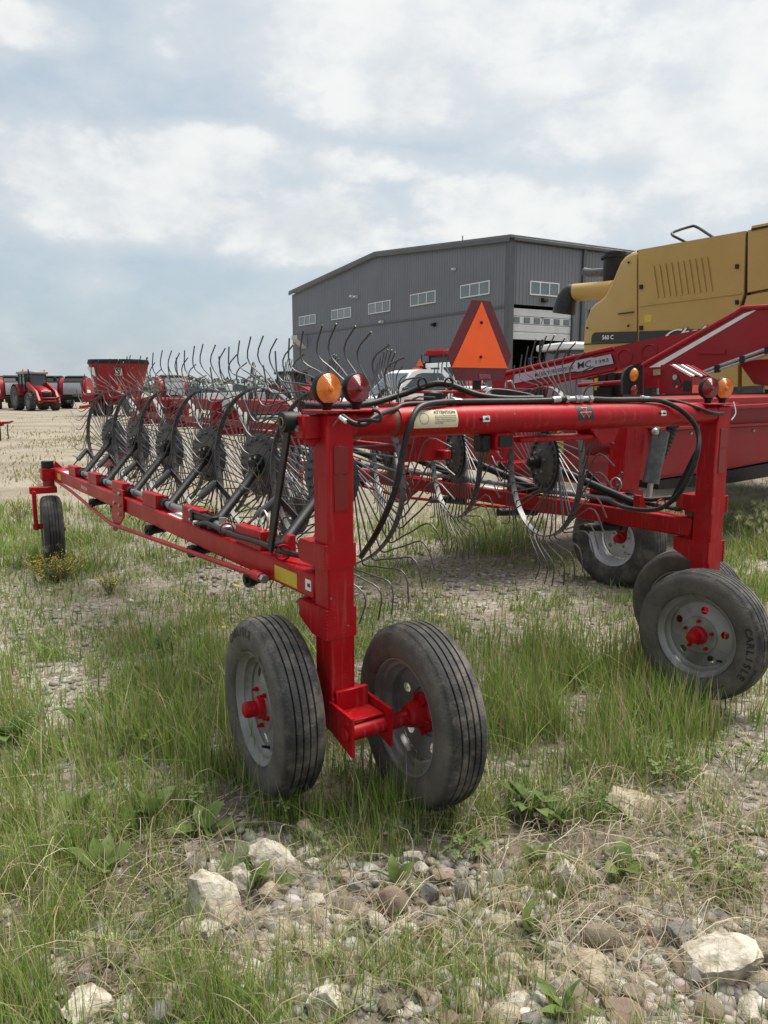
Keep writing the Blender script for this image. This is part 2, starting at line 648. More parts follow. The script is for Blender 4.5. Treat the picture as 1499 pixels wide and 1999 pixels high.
# ------------------------------------------------------------------ ground
def ground_material():
    m = bpy.data.materials.new('gravel_and_soil')
    m.use_nodes = True
    t = m.node_tree
    b = t.nodes['Principled BSDF']
    tc = N(t, 'ShaderNodeTexCoord')
    vec = tc.outputs['Object']

    def noise(sc, det=6, ro=.6):
        n = N(t, 'ShaderNodeTexNoise')
        n.inputs['Scale'].default_value = sc
        n.inputs['Detail'].default_value = det
        n.inputs['Roughness'].default_value = ro
        lk(t, vec, n.inputs['Vector'])
        return n.outputs[0]
    big = noise(.9, 5)
    mid = noise(6, 8, .7)
    v = N(t, 'ShaderNodeTexVoronoi')
    v.inputs['Scale'].default_value = 42
    lk(t, vec, v.inputs['Vector'])
    v2 = N(t, 'ShaderNodeTexVoronoi')
    v2.inputs['Scale'].default_value = 95
    lk(t, vec, v2.inputs['Vector'])
    sepc = N(t, 'ShaderNodeSeparateColor')
    lk(t, v.outputs['Color'], sepc.inputs[0])
    cr = N(t, 'ShaderNodeValToRGB')
    e = cr.color_ramp.elements
    e[0].color = (.14, .117, .092, 1)
    e[1].color = (.45, .42, .365, 1)
    k = e.new(.45)
    k.color = (.255, .222, .18, 1)
    k = e.new(.8)
    k.color = (.34, .31, .265, 1)
    lk(t, sepc.outputs[0], cr.inputs[0])
    soil = mixc(t, sstep(t, mid, .35, .65), (.155, .128, .098), (.28, .243, .195))
    col = mixc(t, sstep(t, big, .36, .58), soil, cr.outputs[0])
    # dark earth between the field stones at the edge of the yard
    earth = mixc(t, sstep(t, mid, .38, .66), (.062, .051, .040), (.145, .121, .093))
    # worn yard further off: paler packed gravel with wheel tracks and a little moss green
    sp = N(t, 'ShaderNodeSeparateXYZ')
    lk(t, vec, sp.inputs[0])
    yy = mth(t, 'ADD', sp.outputs[1], mth(t, 'MULTIPLY', mth(t, 'SUBTRACT', big, .5), 1.5))
    col = mixc(t, mth(t, 'MULTIPLY', sstep(t, yy, 3.3, 2.4), .75), col, earth)
    mp = N(t, 'ShaderNodeMapping')
    mp.inputs['Scale'].default_value = (.3, .5, 1)
    lk(t, vec, mp.inputs[0])
    n3 = N(t, 'ShaderNodeTexNoise')
    n3.inputs['Scale'].default_value = 1.0
    n3.inputs['Detail'].default_value = 8
    n3.inputs['Roughness'].default_value = .65
    lk(t, mp.outputs[0], n3.inputs['Vector'])
    yard = mixc(t, sstep(t, n3.outputs[0], .38, .62), (.215, .182, .14), (.32, .282, .225))
    yard = mixc(t, mth(t, 'MULTIPLY', sstep(t, noise(3.0, 9, .75), .5, .68), .5), yard, (.17, .15, .085))
    yard = mixc(t, mth(t, 'MULTIPLY', sstep(t, noise(14, 6, .8), .42, .62), .45), yard, (.17, .142, .105))
    yard = mixc(t, mth(t, 'MULTIPLY', sstep(t, noise(22, 4, .8), .56, .70), .5), yard, (.46, .42, .35))
    col = mixc(t, sstep(t, sp.outputs[1], 7.5, 13.0), col, yard)
    lk(t, col, b.inputs['Base Color'])
    b.inputs['Roughness'].default_value = .92
    b.inputs['Specular IOR Level'].default_value = .2
    hgt = mth(t, 'ADD', mth(t, 'MULTIPLY', v.outputs['Distance'], -1.0), mth(t, 'ADD', mth(t, 'MULTIPLY', v2.outputs['Distance'], -.5), mth(t, 'MULTIPLY', mid, 1.2)))
    bp = N(t, 'ShaderNodeBump')
    bp.inputs['Strength'].default_value = .9
    bp.inputs['Distance'].default_value = .012
    lk(t, hgt, bp.inputs['Height'])
    lk(t, bp.outputs[0], b.inputs['Normal'])
    return m


M['ground'] = ground_material()


def build_ground():
    ys = np.concatenate([np.arange(-4, .8, .4), np.arange(.8, 9, .06), np.geomspace(9, 1600, 70)])
    a = np.concatenate([np.arange(-4.2, 4.21, .07)])
    far = np.geomspace(4.4, 1500, 34)
    xs = np.concatenate([-far[::-1], a, far])
    Xg, Yg = np.meshgrid(xs, ys)
    Zg = gz(Xg, Yg)
    nx, ny = len(xs), len(ys)
    v = np.stack([Xg.ravel(), Yg.ravel(), Zg.ravel()], 1)
    i = np.arange(ny - 1)[:, None] * nx + np.arange(nx - 1)[None, :]
    f = np.stack([i, i + 1, i + nx + 1, i + nx], -1).reshape(-1, 4)
    me = bpy.data.meshes.new('ground')
    me.vertices.add(len(v))
    me.vertices.foreach_set('co', v.astype(np.float32).ravel())
    me.loops.add(len(f) * 4)
    me.loops.foreach_set('vertex_index', f.astype(np.int32).ravel())
    me.polygons.add(len(f))
    me.polygons.foreach_set('loop_start', np.arange(len(f), dtype=np.int32) * 4)
    me.update(calc_edges=True)
    me.polygons.foreach_set('use_smooth', [True] * len(f))
    me.materials.append(M['ground'])
    o = link('ground', me)
    tag(o, kind='structure')
    return o


ground = build_ground()


# ------------------------------------------------------------------ wheel rake
TH = R_(33)
RO = Vector((-.18, 2.72, 0))
LX = 2.22                                   # distance between the two rear posts
rake = thing('wheel_rake', 'large red twelve-wheel hay rake with grey wire tines filling the foreground', 'hay rake', RO, TH)
RINV = Matrix.Rotation(-TH, 3, 'Z')


def RL(px, py, Y):
    return RINV @ (W(px, py, Y) - RO)


def toL(p):
    return RINV @ (Vector(p) - RO)


def PX(s):
    """mirror: s=+1 near (left) arm, s=-1 far (right) arm"""
    return (lambda x, y, z: Vector((x, y, z))) if s > 0 else (lambda x, y, z: Vector((LX - x, y, z)))


# --- road wheels -------------------------------------------------------------
def disc_with_holes(mb, r0, r1, x0, x1, nh, rh_pos, rh, flip=1):
    """annular plate between radius r0 (at x0) and r1 (at x1) with nh round holes; axis = local x"""
    def pt(r, a):
        f = (r - r0) / (r1 - r0)
        return Vector((x0 + (x1 - x0) * f, r * math.cos(a), r * math.sin(a)))
    m = 7
    for h in range(nh):
        a0, a1 = 2 * math.pi * h / nh, 2 * math.pi * (h + 1) / nh
        am = (a0 + a1) / 2
        b = []
        for i in range(m):
            b.append((r1, a0 + (a1 - a0) * i / m))
        for i in range(3):
            b.append((r1 + (r0 - r1) * i / 3, a1))
        for i in range(m):
            b.append((r0, a1 + (a0 - a1) * i / m))
        for i in range(3):
            b.append((r0 + (r1 - r0) * i / 3, a0))
        vo, vi = [], []
        cx, cy = rh_pos * math.cos(am), rh_pos * math.sin(am)
        for (r, a) in b:
            dx, dy = r * math.cos(a) - cx, r * math.sin(a) - cy
            q = math.atan2(dy, dx)
            hx, hy = cx + rh * math.cos(q), cy + rh * math.sin(q)
            vo.append(pt(r, a))
            vi.append(pt(math.hypot(hx, hy), math.atan2(hy, hx)))
        n = len(b)
        mb.add(vo + vi, [(i, (i + 1) % n, n + (i + 1) % n, n + i) for i in range(n)])


def tyre_profile(R, w, rr, grooves=4, gd=.009):
    h = w / 2
    P = [(rr - .006, -h * .80), (rr + .008, -h * .92), (rr + (R - rr) * .28, -h * 1.0), (rr + (R - rr) * .55, -h * 1.02),
         (rr + (R - rr) * .78, -h * .95), (R - .018, -h * .84), (R - .009, -h * .75)]
    xs = np.linspace(-h * .74, h * .74, grooves + 2)
    gw = .0035
    crown = lambda x: R - .008 * (x / (h * .74)) ** 2
    P.append((crown(xs[0]), xs[0]))
    for x in xs[1:-1]:
        P += [(crown(x), x - gw), (crown(x) - gd, x - gw * .6), (crown(x) - gd, x + gw * .6), (crown(x), x + gw)]
    P.append((crown(xs[-1]), xs[-1]))
    Q = [(r, -x) for (r, x) in P[:7]][::-1]
    return P + Q


def road_wheel(parent, loc, rz, out, R=.345, w=.175, rr=.220, lettered=False, name='road_wheel', rim='rim', tyre='tyre', spin=0.0, hubcap=True, deep=0.0):
    """out=-1: outer face towards -x"""
    prof = [(rr + .004, -.066), (rr + .003, -.073), (rr - .006, -.074), (rr - .012, -.066), (rr - .015, -.052), (rr - .028, -.046), (rr - .030, -.030),
            (rr - .046, -.018), (rr - .046, .020), (rr - .030, .032), (rr - .028, .046), (rr - .015, .054), (rr - .006, .072), (rr + .004, .066)]
    k = w / .175
    mb = MB()
    mb.lathe([(r, -out * x * k * -1) for (r, x) in prof], n=56)
    rd = rr - .046
    X = lambda x: out * (x - deep)
    disc_with_holes(mb, .094, rd, X(.030), X(.012), 5, .134 * rr / .22, .019)
    mb.lathe([(.094, X(.030)), (.090, X(.037)), (.05, X(.037)), (.02, X(.037))], n=40)
    o = mb.build(name, rim, parent, angle=50)
    o.location = loc
    o.rotation_euler = (spin, 0, rz)
    t = MB().lathe(tyre_profile(R, w, rr), n=72).build('tyre', tyre, o, angle=55)
    h = MB()
    if hubcap:
        h.lathe([(.046, X(.037)), (.042, X(.060)), (.031, X(.066)), (.031, X(.098)), (.027, X(.110)), (.012, X(.116)), (0, X(.117))], n=28)
    h.lathe([(.0, X(.030)), (.074, X(.028)), (.074, X(.012)), (.055, X(.004)), (.042, X(-.05)), (.040, X(-.055)), (0, X(-.056))], n=32)
    for i in range(6):
        a = i * math.pi / 3 + .3
        c, s_ = math.cos(a), math.sin(a)
        h.bar((X(-.002), .04 * c, .04 * s_), (X(.008), .078 * c, .078 * s_), .008, .03, .002, up=(1, 0, 0))
    h.build('hub', 'red', o)
    b = MB().cyl((X(.036), 0, 0), (X(.050), 0, 0), .0095, 6)
    b.cyl((X(.048), 0, 0), (X(.062), 0, 0), .005, 8)
    nm = b.mesh('wheel_nut', 'red' if rim == 'rim' else 'zinc')
    for i in range(5):
        a = 2 * math.pi * i / 5 + .5
        link('wheel_nut', nm, o).location = (0, math.cos(a) * .072, math.sin(a) * .072)
    v = MB()
    a = -2.2
    v.tube([(X(.025), .158 * math.cos(a), .158 * math.sin(a)), (X(.055), .146 * math.cos(a), .146 * math.sin(a))], [.006, .005], 8)
    v.build('valve_stem', 'rubber_hose', o)
    if lettered:
        tx = MB()
        rl = rr + (R - rr) * .60
        half = w / 2 * 1.02

        def ring_text(body, size, amid, r, flip):
            adv = size * .70
            n = len(body)
            for i, ch in enumerate(body):
                if ch == ' ':
                    continue
                aa = amid + flip * (i - (n - 1) / 2) * adv / r
                # outer face seen from outside: tangential direction
                ca, sa = math.cos(aa), math.sin(aa)
                rad = Vector((0, ca, sa))
                tan = Vector((0, -sa, ca)) * flip
                base = Vector((out * (half + .0022), 0, 0)) + rad * r

                def fn(x, y, base=base, rad=rad, tan=tan):
                    return base + tan * x + rad * y - Vector((out, 0, 0)) * (abs(y) * .12)
                text(tx, ch, size, fn, bold=size * .035)
        # letters run clockwise when seen from outside
        flip = 1 if out < 0 else -1
        ring_text('CARLISLE', .047, R_(lettered), rl, flip)
        tx.build('tyre_lettering', 'tyre_letter', o)
        tx = MB()
        ring_text('MADE IN U.S.A.', .014, R_(lettered + 60), rl - .02, flip)
        tag(tx.build('small_print', 'tyre_letter', o), kind='stuff')
    return o


for s in (1, -1):
    P = PX(s)
    wa = R_(-4) if s > 0 else R_(6)
    lt = -150 if s > 0 else -35
    p = P(-.17, .20, 0)
    zr = lambda p: gzf(*((Matrix.Rotation(TH, 3, 'Z') @ Vector((p.x, p.y, 0))) + RO)[:2])
    lift = .0 if s > 0 else .03
    outer = road_wheel(rake, (p.x, p.y, (.340 if s > 0 else .362) + zr(p)), wa, -1 if s > 0 else 1, R=.345 if s > 0 else .324, rr=.220 if s > 0 else .208, lettered=48 if s > 0 else False, spin=.4)
    p = P(.26 if s > 0 else .235, -.17, 0)
    inner = road_wheel(rake, (p.x, p.y, (.342 if s > 0 else .364) + zr(p)), wa, 1 if s > 0 else -1, R=.345 if s > 0 else .324, rr=.220 if s > 0 else .208, lettered=(196 if s < 0 else False), spin=-.2)

# --- rear posts ---------------------------------------------------------------
AX = .345
for s in (1, -1):
    P = PX(s)
    pm = MB().box(P(0, 0, .93), (.108, .108, 1.06), b=.007)
    post = pm.build('rear_post', 'red', rake)
    base = MB()
    base.box(P(.03, 0, .405), (.155, .12, .06), b=.003)
    base.box(P(.03, -.065, .425), (.135, .02, .075), b=.003)
    base.build('axle_bracket', 'red', rake)
    for x in (-.05, .11):
        base = MB()
        pts = [P(x - .006, .10, .43), P(x - .006, -.21, .415), P(x - .006, -.21, .27), P(x - .006, -.07, .31), P(x - .006, .10, .33)]
        base.prism(pts, P(.012, 0, 0) - P(0, 0, 0))
        base.build('axle_plate', 'red', rake)
    MB().box(P(.03, -.10, .385), (.145, .15, .008), b=.002).build('axle_cover', 'red', rake)
    ax = MB()
    ax.cyl(P(-.06, -.17, AX), P(.215, -.17, AX), .029, 20)
    ax.cyl(P(-.066, -.17, AX), P(-.055, -.17, AX), .024, 16)
    ax.build('axle', 'red', rake)
    ax = MB().cyl(P(-.13, .20, AX), P(.0, .20, AX), .029, 16)
    ax.bar(P(-.062, .10, .36), P(-.062, .26, .345), .012, .10)
    ax.build('axle', 'red', rake)
    st = MB().cyl(P(.185, -.17, AX), P(.222, -.17, AX), .026, 20)
    st.build('axle_seal', 'black', rake)
    g = MB().box(P(-.068, .06, .37), (.006, .10, .16), b=.002)
    g.build('mounting_plate', 'zinc', rake)
    # hinge lugs and pin
    up = MB()
    up.prism([P(-.068, -.055, .915), P(-.068, .135, .915), P(-.068, .155, .93), P(-.068, .155, .985), P(-.068, .135, 1.0), P(-.068, -.055, 1.0)], P(.127, 0, 0) - P(0, 0, 0))
    up.build('hinge_lug', 'red', rake)
    lo = MB()
    lo.prism([P(-.068, -.055, .655), P(-.068, .05, .655), P(-.068, .155, .70), P(-.068, .16, .765), P(-.068, -.055, .765)], P(.127, 0, 0) - P(0, 0, 0))
    lo.build('hinge_lug', 'red', rake)
    pin = MB().cyl(P(0, .10, .70), P(0, .10, .96), .022, 16)
    pin.cyl(P(0, .10, .765), P(0, .10, .778), .036, 18)
    pin.cyl(P(0, .10, .886), P(0, .10, .915), .034, 18)
    pin.build('hinge_pin', 'rusty', rake)
    for (z0, z1) in ((.918, .997), (.66, .762)):
        wd = MB()
        rnd = random.Random(3)
        for k in range(9):
            z = z0 + (z1 - z0) * k / 8
            wd.blob(P(-.066 + rnd.uniform(-.002, .002), -.055, z), (.006, .006, .008), 6, 4)
        for k in range(9):
            wd.blob(P(-.061, -.05 + k * .012, z1 + .001), (.009, .008, .005), 6, 4)
        wd.build('weld_bead', 'red', rake)
    # top of the post: lamp plate, stub and reflector
    tp = MB().box(P(.03, -.005, 1.470), (.245, .125, .008), b=.002)
    tp.build('lamp_plate', 'red', rake)
    sb = MB().box(P(-.085, .02, 1.415), (.075, .06, .085), b=.006)
    sb.prism([P(-.053, .0, 1.372), P(-.11, .0, 1.372), P(-.075, .0, 1.345)], (0, .03, 0))
    sb.build('stub_arm', 'red', rake)
    for (z, h) in ((1.30, .10), (1.185, .125)):
        MB().box(P(0, -.0557, z), (.056, .002, h), b=.0005).build('reflective_strip', 'reflect_red', rake)
    # lamps
    for (x, c, r) in ((-.03, 'amber', .0545), (.088, 'redlens', .052)):
        o = P(x, -.012, 1.548)
        fz = Vector((math.sin(R_(8 if s > 0 else -14)), -math.cos(R_(8 if s > 0 else -14)), 0))
        lens = MB()
        for sg in (1, -1):
            pr = [(r * .97, .010)]
            for q in np.linspace(.97, .10, 22):
                pr.append((r * q, .012 + .013 * (1 - q ** 2) + (.0016 if len(pr) % 2 else 0)))
            pr += [(r * .2, .027), (r * .17, .032), (r * .06, .033), (0, .034)]
            lens.lathe([(a, h) for a, h in pr], o, fz * sg, 40)
        lp = lens.build('marker_lamp', c, rake, angle=25)
        bd = MB()
        bd.lathe([(r * .9, -.013), (r * 1.01, -.013), (r * 1.03, -.010), (r * 1.03, .010), (r * 1.01, .013), (r * .9, .013)], o, fz, 40)
        bd.tube([o - Vector((0, 0, r * .9)), o - Vector((0, 0, r + .008)), o - Vector((0, 0, r + .028))], [.024, .017, .014], 12)
        bd.build('lamp_housing', 'black', lp)
        nb = MB().cyl(o - Vector((0, 0, .105)), o - Vector((0, 0, .082)), .0125, 6)
        nb.cyl(o - Vector((0, 0, .118)), o - Vector((0, 0, .105)), .006, 8)
        nb.build('lamp_nut', 'zinc_yellow', lp)

# --- cross tube ---------------------------------------------------------------
TZ = 1.425
ct = MB()
ct.lathe([(.050, .255), (.0585, .256), (.0585, 1.965), (.050, 1.966)], (0, 0, TZ), (1, 0, 0), 48)
cross = ct.build('cross_tube', 'red', rake)
for (a, b) in ((.05, .262), (1.955, 2.17)):
    MB().lathe([(.0525, a), (.0525, b)], (0, 0, TZ), (1, 0, 0), 40).build('inner_tube', 'red', rake)
for (a, b) in ((.232, .2555), (1.9655, 1.985)):
    MB().lathe([(.0528, a), (.0535, a + .003), (.0535, b)], (0, 0, TZ), (1, 0, 0), 40).build('worn_band', 'rusty', rake)


def tube_fn(x0, ang, r=.0594, sx=1):
    """lettering on the cross tube: x along it, y round it; ang=0 faces the rear"""
    def fn(x, y):
        a = ang + y / r
        return Vector((x0 + x, -math.cos(a) * r, TZ + math.sin(a) * r))
    return fn


def tube_patch(x0, ang, w, h, r, m, name, nx=4, ny=8, skew=0):
    fn = tube_fn(x0, ang, r)
    vs, fs = [], []
    for j in range(ny + 1):
        for i in range(nx + 1):
            y = h * (j / ny - .5)
            vs.append(fn(w * (i / nx - .5), y))
    for j in range(ny):
        for i in range(nx):
            k = j * (nx + 1) + i
            fs.append((k, k + 1, k + nx + 2, k + nx + 1))
    return MB().add(vs, fs).build(name, m, rake)


st = tube_patch(.412, R_(12), .205, .072, .0592, 'cream', 'attention_sticker')
tx = MB()
text(tx, 'ATTENTION', .020, tube_fn(.455, R_(12) + .024 / .0596, .0608), bold=.0006, width=.102)
for i, ln in enumerate(['DO NOT ALLOW RIDERS ON MACHINE OR STAND', 'BETWEEN WHEELS WHILE MACHINE IS IN USE', 'OR WHEN IT IS BEING TRANSPORTED. ALWAYS',
                        'LOCK ARMS WITH PINS BEFORE TOWING AT', 'ROAD SPEED.']):
    text(tx, ln, .0052, tube_fn(.455 - (.03 if i == 4 else 0), R_(12) + (.0085 - i * .0068) / .0596, .0597), bold=.0001, width=.04 if i == 4 else .10)
tag(tx.build('sticker_print', 'ink', st, smooth=False), kind='stuff')
rg = MB().lathe([(.020, 0), (.0215, 0)], (0, 0, 0), (0, 1, 0), 24)
rg.v = [tuple(tube_fn(.355, R_(12), .0600)(p[0], p[2])) for p in rg.v]
rg.build('sticker_ring', 'ink', st, smooth=False)


def maintenance_sticker(x, ang):
    d = tube_patch(x, ang, .036, .024, .0593, 'white', 'service_sticker', 2, 4)
    t2 = MB()
    f = tube_fn(x, ang, .0597)
    t2.add([f(-.006, -.005), f(.014, -.005), f(.014, .003), f(-.006, .003)], [(0, 1, 2, 3)])
    t2.add([f(-.018, -.004), f(-.006, -.001), f(-.006, .001), f(-.018, -.002)], [(0, 1, 2, 3)])
    t2.add([f(-.004, .003), f(.012, .007), f(.012, .009), f(-.004, .005)], [(0, 1, 2, 3)])
    t2.build('service_symbol', 'ink', d)
    g = MB().tube([tube_fn(x - .028, ang, .058)(0, 0), tube_fn(x - .028, ang, .066)(0, 0)], [.006, .004], 8)
    g.build('grease_fitting', 'black', rake)


maintenance_sticker(.655, R_(5))
maintenance_sticker(1.735, R_(8))
lg = tube_patch(1.215, R_(20), .098, .066, .0593, 'ink', 'badge', 3, 6)
tri, tri2 = MB(), MB()
fb = tube_fn(1.215, R_(20), .0616)
fb2 = tube_fn(1.215, R_(20), .0608)
for (cx, cy, up) in ((0, .0125, -1), (-.0165, -.0105, -1), (.0165, -.0105, -1)):
    for (mm, f, k) in ((tri, fb, 1.0), (tri2, fb2, 1.22)):
        w, h = .0155 * k, .0105 * k
        mm.add([f(cx - w, cy - up * h), f(cx + w, cy - up * h), f(cx, cy + up * h)], [(0, 1, 2)])
tri2.build('badge_outline', 'white', lg, smooth=False)
tri.build('badge_triangles', 'red', lg, smooth=False)

# --- toolbars, brackets, rock shafts ------------------------------------------
AZ0, AZ1 = .825, .765          # height of a toolbar at its hinge and its far end
AY0, AY1 = .064, 5.18
az = lambda y: AZ0 + (AZ1 - AZ0) * (y - AY0) / (AY1 - AY0)
BY = [.70 + .74 * i for i in range(6)]
HUB = [(.43, .77 + .81 * i, 1.135 - .006 * i) for i in range(6)]
for s in (1, -1):
    P = PX(s)
    tb = MB().bar(P(0, AY0, az(AY0)), P(0, AY1, az(AY1)), .102, .10, .008)
    tbar = tb.build('toolbar', 'red', rake)
    # cross head with the caster at the far end
    ch = MB().box(P(-.02, AY1 + .03, az(AY1)), (.26, .11, .115), b=.008)
    ch.prism([P(-.05, AY1 - .02, .825), P(.03, AY1 - .02, .825), P(-.03, AY1 - .02, .89)], (0, .012, 0))
    ch.build('caster_head', 'red', rake)
    MB().cyl(P(-.09, AY1 + .03, .82), P(-.09, AY1 + .03, .885), .055, 20).build('caster_cap', 'black', rake)
    cst = MB().cyl(P(-.09, AY1 + .03, .655), P(-.09, AY1 + .03, .71), .05, 18)
    cst.build('caster_spindle', 'rusty', rake)
    c0 = P(-.09, AY1 + .03, 0)
    wx = toL(G(105, 1096, -.07)) if s > 0 else P(*toL(G(105, 1096, -.07)))
    wl = P(-.085, AY1 + .03, 0)
    fk = MB()
    fk.box(P(-.15, AY1 - .02, .63), (.23, .10, .06), R=rotz(R_(-5 * s)), b=.006)
    fk.box(P(-.235, AY1 - .05, .45), (.035, .075, .36), R=rotz(R_(-5 * s)), b=.005)
    fk.cyl(P(-.26, AY1 - .05, .30), P(-.10, AY1 - .05, .30), .025, 12)
    fk.build('caster_fork', 'red', rake)
    cw = road_wheel(rake, tuple(P(-.10, AY1 - .05, .262)), R_(-6 * s), 1 if s > 0 else -1, R=.315, w=.17, rr=.19, tyre='tyre_dark')
    # brackets
    for i, y in enumerate(BY):
        b = MB()
        z = az(y) + .05
        b.bar(P(-.034, y - .135, z + .040), P(-.034, y + .135, z + .037), .010, .080, .003)
        b.bar(P(-.012, y - .135, z + .078), P(-.012, y + .135, z + .075), .05, .010, .002)
        b.bar(P(-.03, y - .13, z + .038), P(.04, y - .13, z + .038), .010, .075, .002)
        b.build('pivot_bracket', 'red', rake)
    rs = MB()
    zz = lambda y: az(y) + .088
    rs.tube([P(.005, BY[0] - .16, zz(BY[0])), P(.005, BY[-1] + .1, zz(BY[-1]))], .017, 14)
    rs.build('rock_shaft', 'grey_rod', rake)
    for i, y in enumerate(BY[1:]):
        cl = MB()
        cl.lathe([(.0, -.01), (.026, -.01), (.028, .0), (.028, .05), (.02, .065)], P(.005, y - .20, zz(y)), (0, 1, 0), 16)
        cl.build('shaft_boot', 'black', rake)
        cl = MB().lathe([(.0, -.005), (.024, -.005), (.024, .035), (.0, .035)], P(.005, y - .30, zz(y)), (0, 1, 0), 16)
        cl.build('shaft_collar', 'grey_rod', rake)
    # pivot arms with spring and strap for each rake wheel
    for i, (hx, hy, hz) in enumerate(HUB):
        y = BY[i]
        A = P(.01, y - .24, az(y) + .085)
        H = P(hx - .055, hy - .03, hz - .035)
        arm = MB()
        arm.tube([A, A + (H - A) * .5, H], .024, 14)
        arm.cyl(P(hx - .08, hy - .03, hz), P(hx + .02, hy + .0, hz), .03, 16)
        ao = arm.build('pivot_arm', 'black', rake)
        q = A + (H - A) * .38
        top = q + Vector((0, .03, .115))
        top = P(hx * .36 - .03, q.y + .16, q.z + .085)
        sp = MB().bar(q, top, .035, .007, .002, up=(1, 0, 0))
        sp.build('spring_strap', 'black', rake)
        e = P(-.01, y + .10, az(y) + .12)
        d = (e - top)
        spr = MB()
        spr.tube([top, top + d * .62], .0195, 12)
        spr.tube([top + d * .62, e], .006, 8)
        spr.build('tension_spring', 'grey_steel', rake)
        ln = MB()
        for k in range(7):
            c = top + Vector((0, 0, -.03 - k * .022))
            ln.tube([c + Vector((.005 if k % 2 else 0, 0 if k % 2 else .005, -.013)), c + Vector((-.005 if k % 2 else 0, 0 if k % 2 else -.005, .013))], .0035, 5)
        ln.build('chain', 'zinc', rake)
    # bushings under the toolbar
    for k, y in enumerate((.62, 1.35, 2.1, 3.55)):
        z = az(y) - .078
        bs = MB().cyl(P(-.055, y, z), P(.20, y + .05, z + .01), .026, 14)
        bs.cyl(P(-.085, y - .005, z), P(-.055, y, z), .032, 14)
        bs.cyl(P(-.095, y - .005, z), P(-.085, y - .005, z), .014, 6)
        bs.build('bushing', 'black', rake)
    # tie rod and its gusset
    tr = MB()
    yg = 2.95
    gp = P(-.085, yg, az(yg) - .155)
    tr.tube([P(-.058, 5.05, az(5.05) - .045), P(-.062, 4.4, az(4.4) - .07), gp, P(-.088, .50, az(.5) - .035)], .0125, 12)
    tr.build('tie_rod', 'red', rake)
    e = MB().cyl(P(-.088, .53, az(.53) - .035), P(-.088, .445, az(.44) - .035), .021, 14)
    e.build('tie_rod_socket', 'red', rake)
    MB().cyl(P(-.088, .445, az(.44) - .035), P(-.088, .415, az(.44) - .035), .018, 6).build('tie_rod_nut', 'zinc', rake)
    gs = MB()
    z = az(yg)
    gs.prism([P(-.060, yg - .30, z + .105), P(-.060, yg - .17, z + .105), P(-.060, yg + .02, z - .06), P(-.062, yg + .06, z - .20), P(-.062, yg - .05, z - .20), P(-.060, yg - .28, z - .07)],
             P(.0, 0, 0) - P(.010, 0, 0))
    gs.build('gusset_plate', 'red', rake)
    for (dy, dz) in ((-.22, .075), (-.22, .0), (-.08, .0), (-.2, -.06)):
        MB().cyl(P(-.069, yg + dy, z + dz), P(-.082, yg + dy, z + dz), .014, 6).build('bolt', 'zinc', rake)
    MB().cyl(P(-.066, yg, z - .155), P(-.078, yg, z - .155), .038, 20).build('washer_plate', 'zinc', rake)
    # decals on the toolbar
    y = .30
    MB().bar(P(-.052, .20, az(.2) - .005), P(-.052, .40, az(.4) - .005), .002, .058, .0003).build('yellow_reflector', 'yellow', rake)
    MB().bar(P(-.052, 4.82, az(4.8)), P(-.052, 4.98, az(4.98)), .002, .055, .0003).build('yellow_reflector', 'yellow', rake)
    sv = MB().bar(P(-.052, .085, az(.09)), P(-.052, .13, az(.13)), .002, .042, .0003).build('service_sticker', 'white', rake)
    MB().bar(P(-.0535, .092, az(.1)), P(-.0535, .112, az(.1)), .0015, .014, .0003).build('service_symbol', 'ink', sv)
    wd = MB().box(P(0, 1.72, az(1.72) + .0508), (.075, .22, .0015), R=None, b=.0004)
    wd.build('warning_decal', 'white', rake)
    MB().box(P(0, 4.7, az(4.7) + .0508), (.07, .26, .0015), b=.0004).build('warning_decal', 'white', rake)
    lt = MB()
    f = flat_fn(P(-.0525, 3.9, az(3.9)), (0, -1, 0) if s > 0 else (0, 1, 0), (0, 0, 1))
    text(lt, 'American', .055, f, shear=.3)
    lt.build('maker_lettering', 'white', rake)

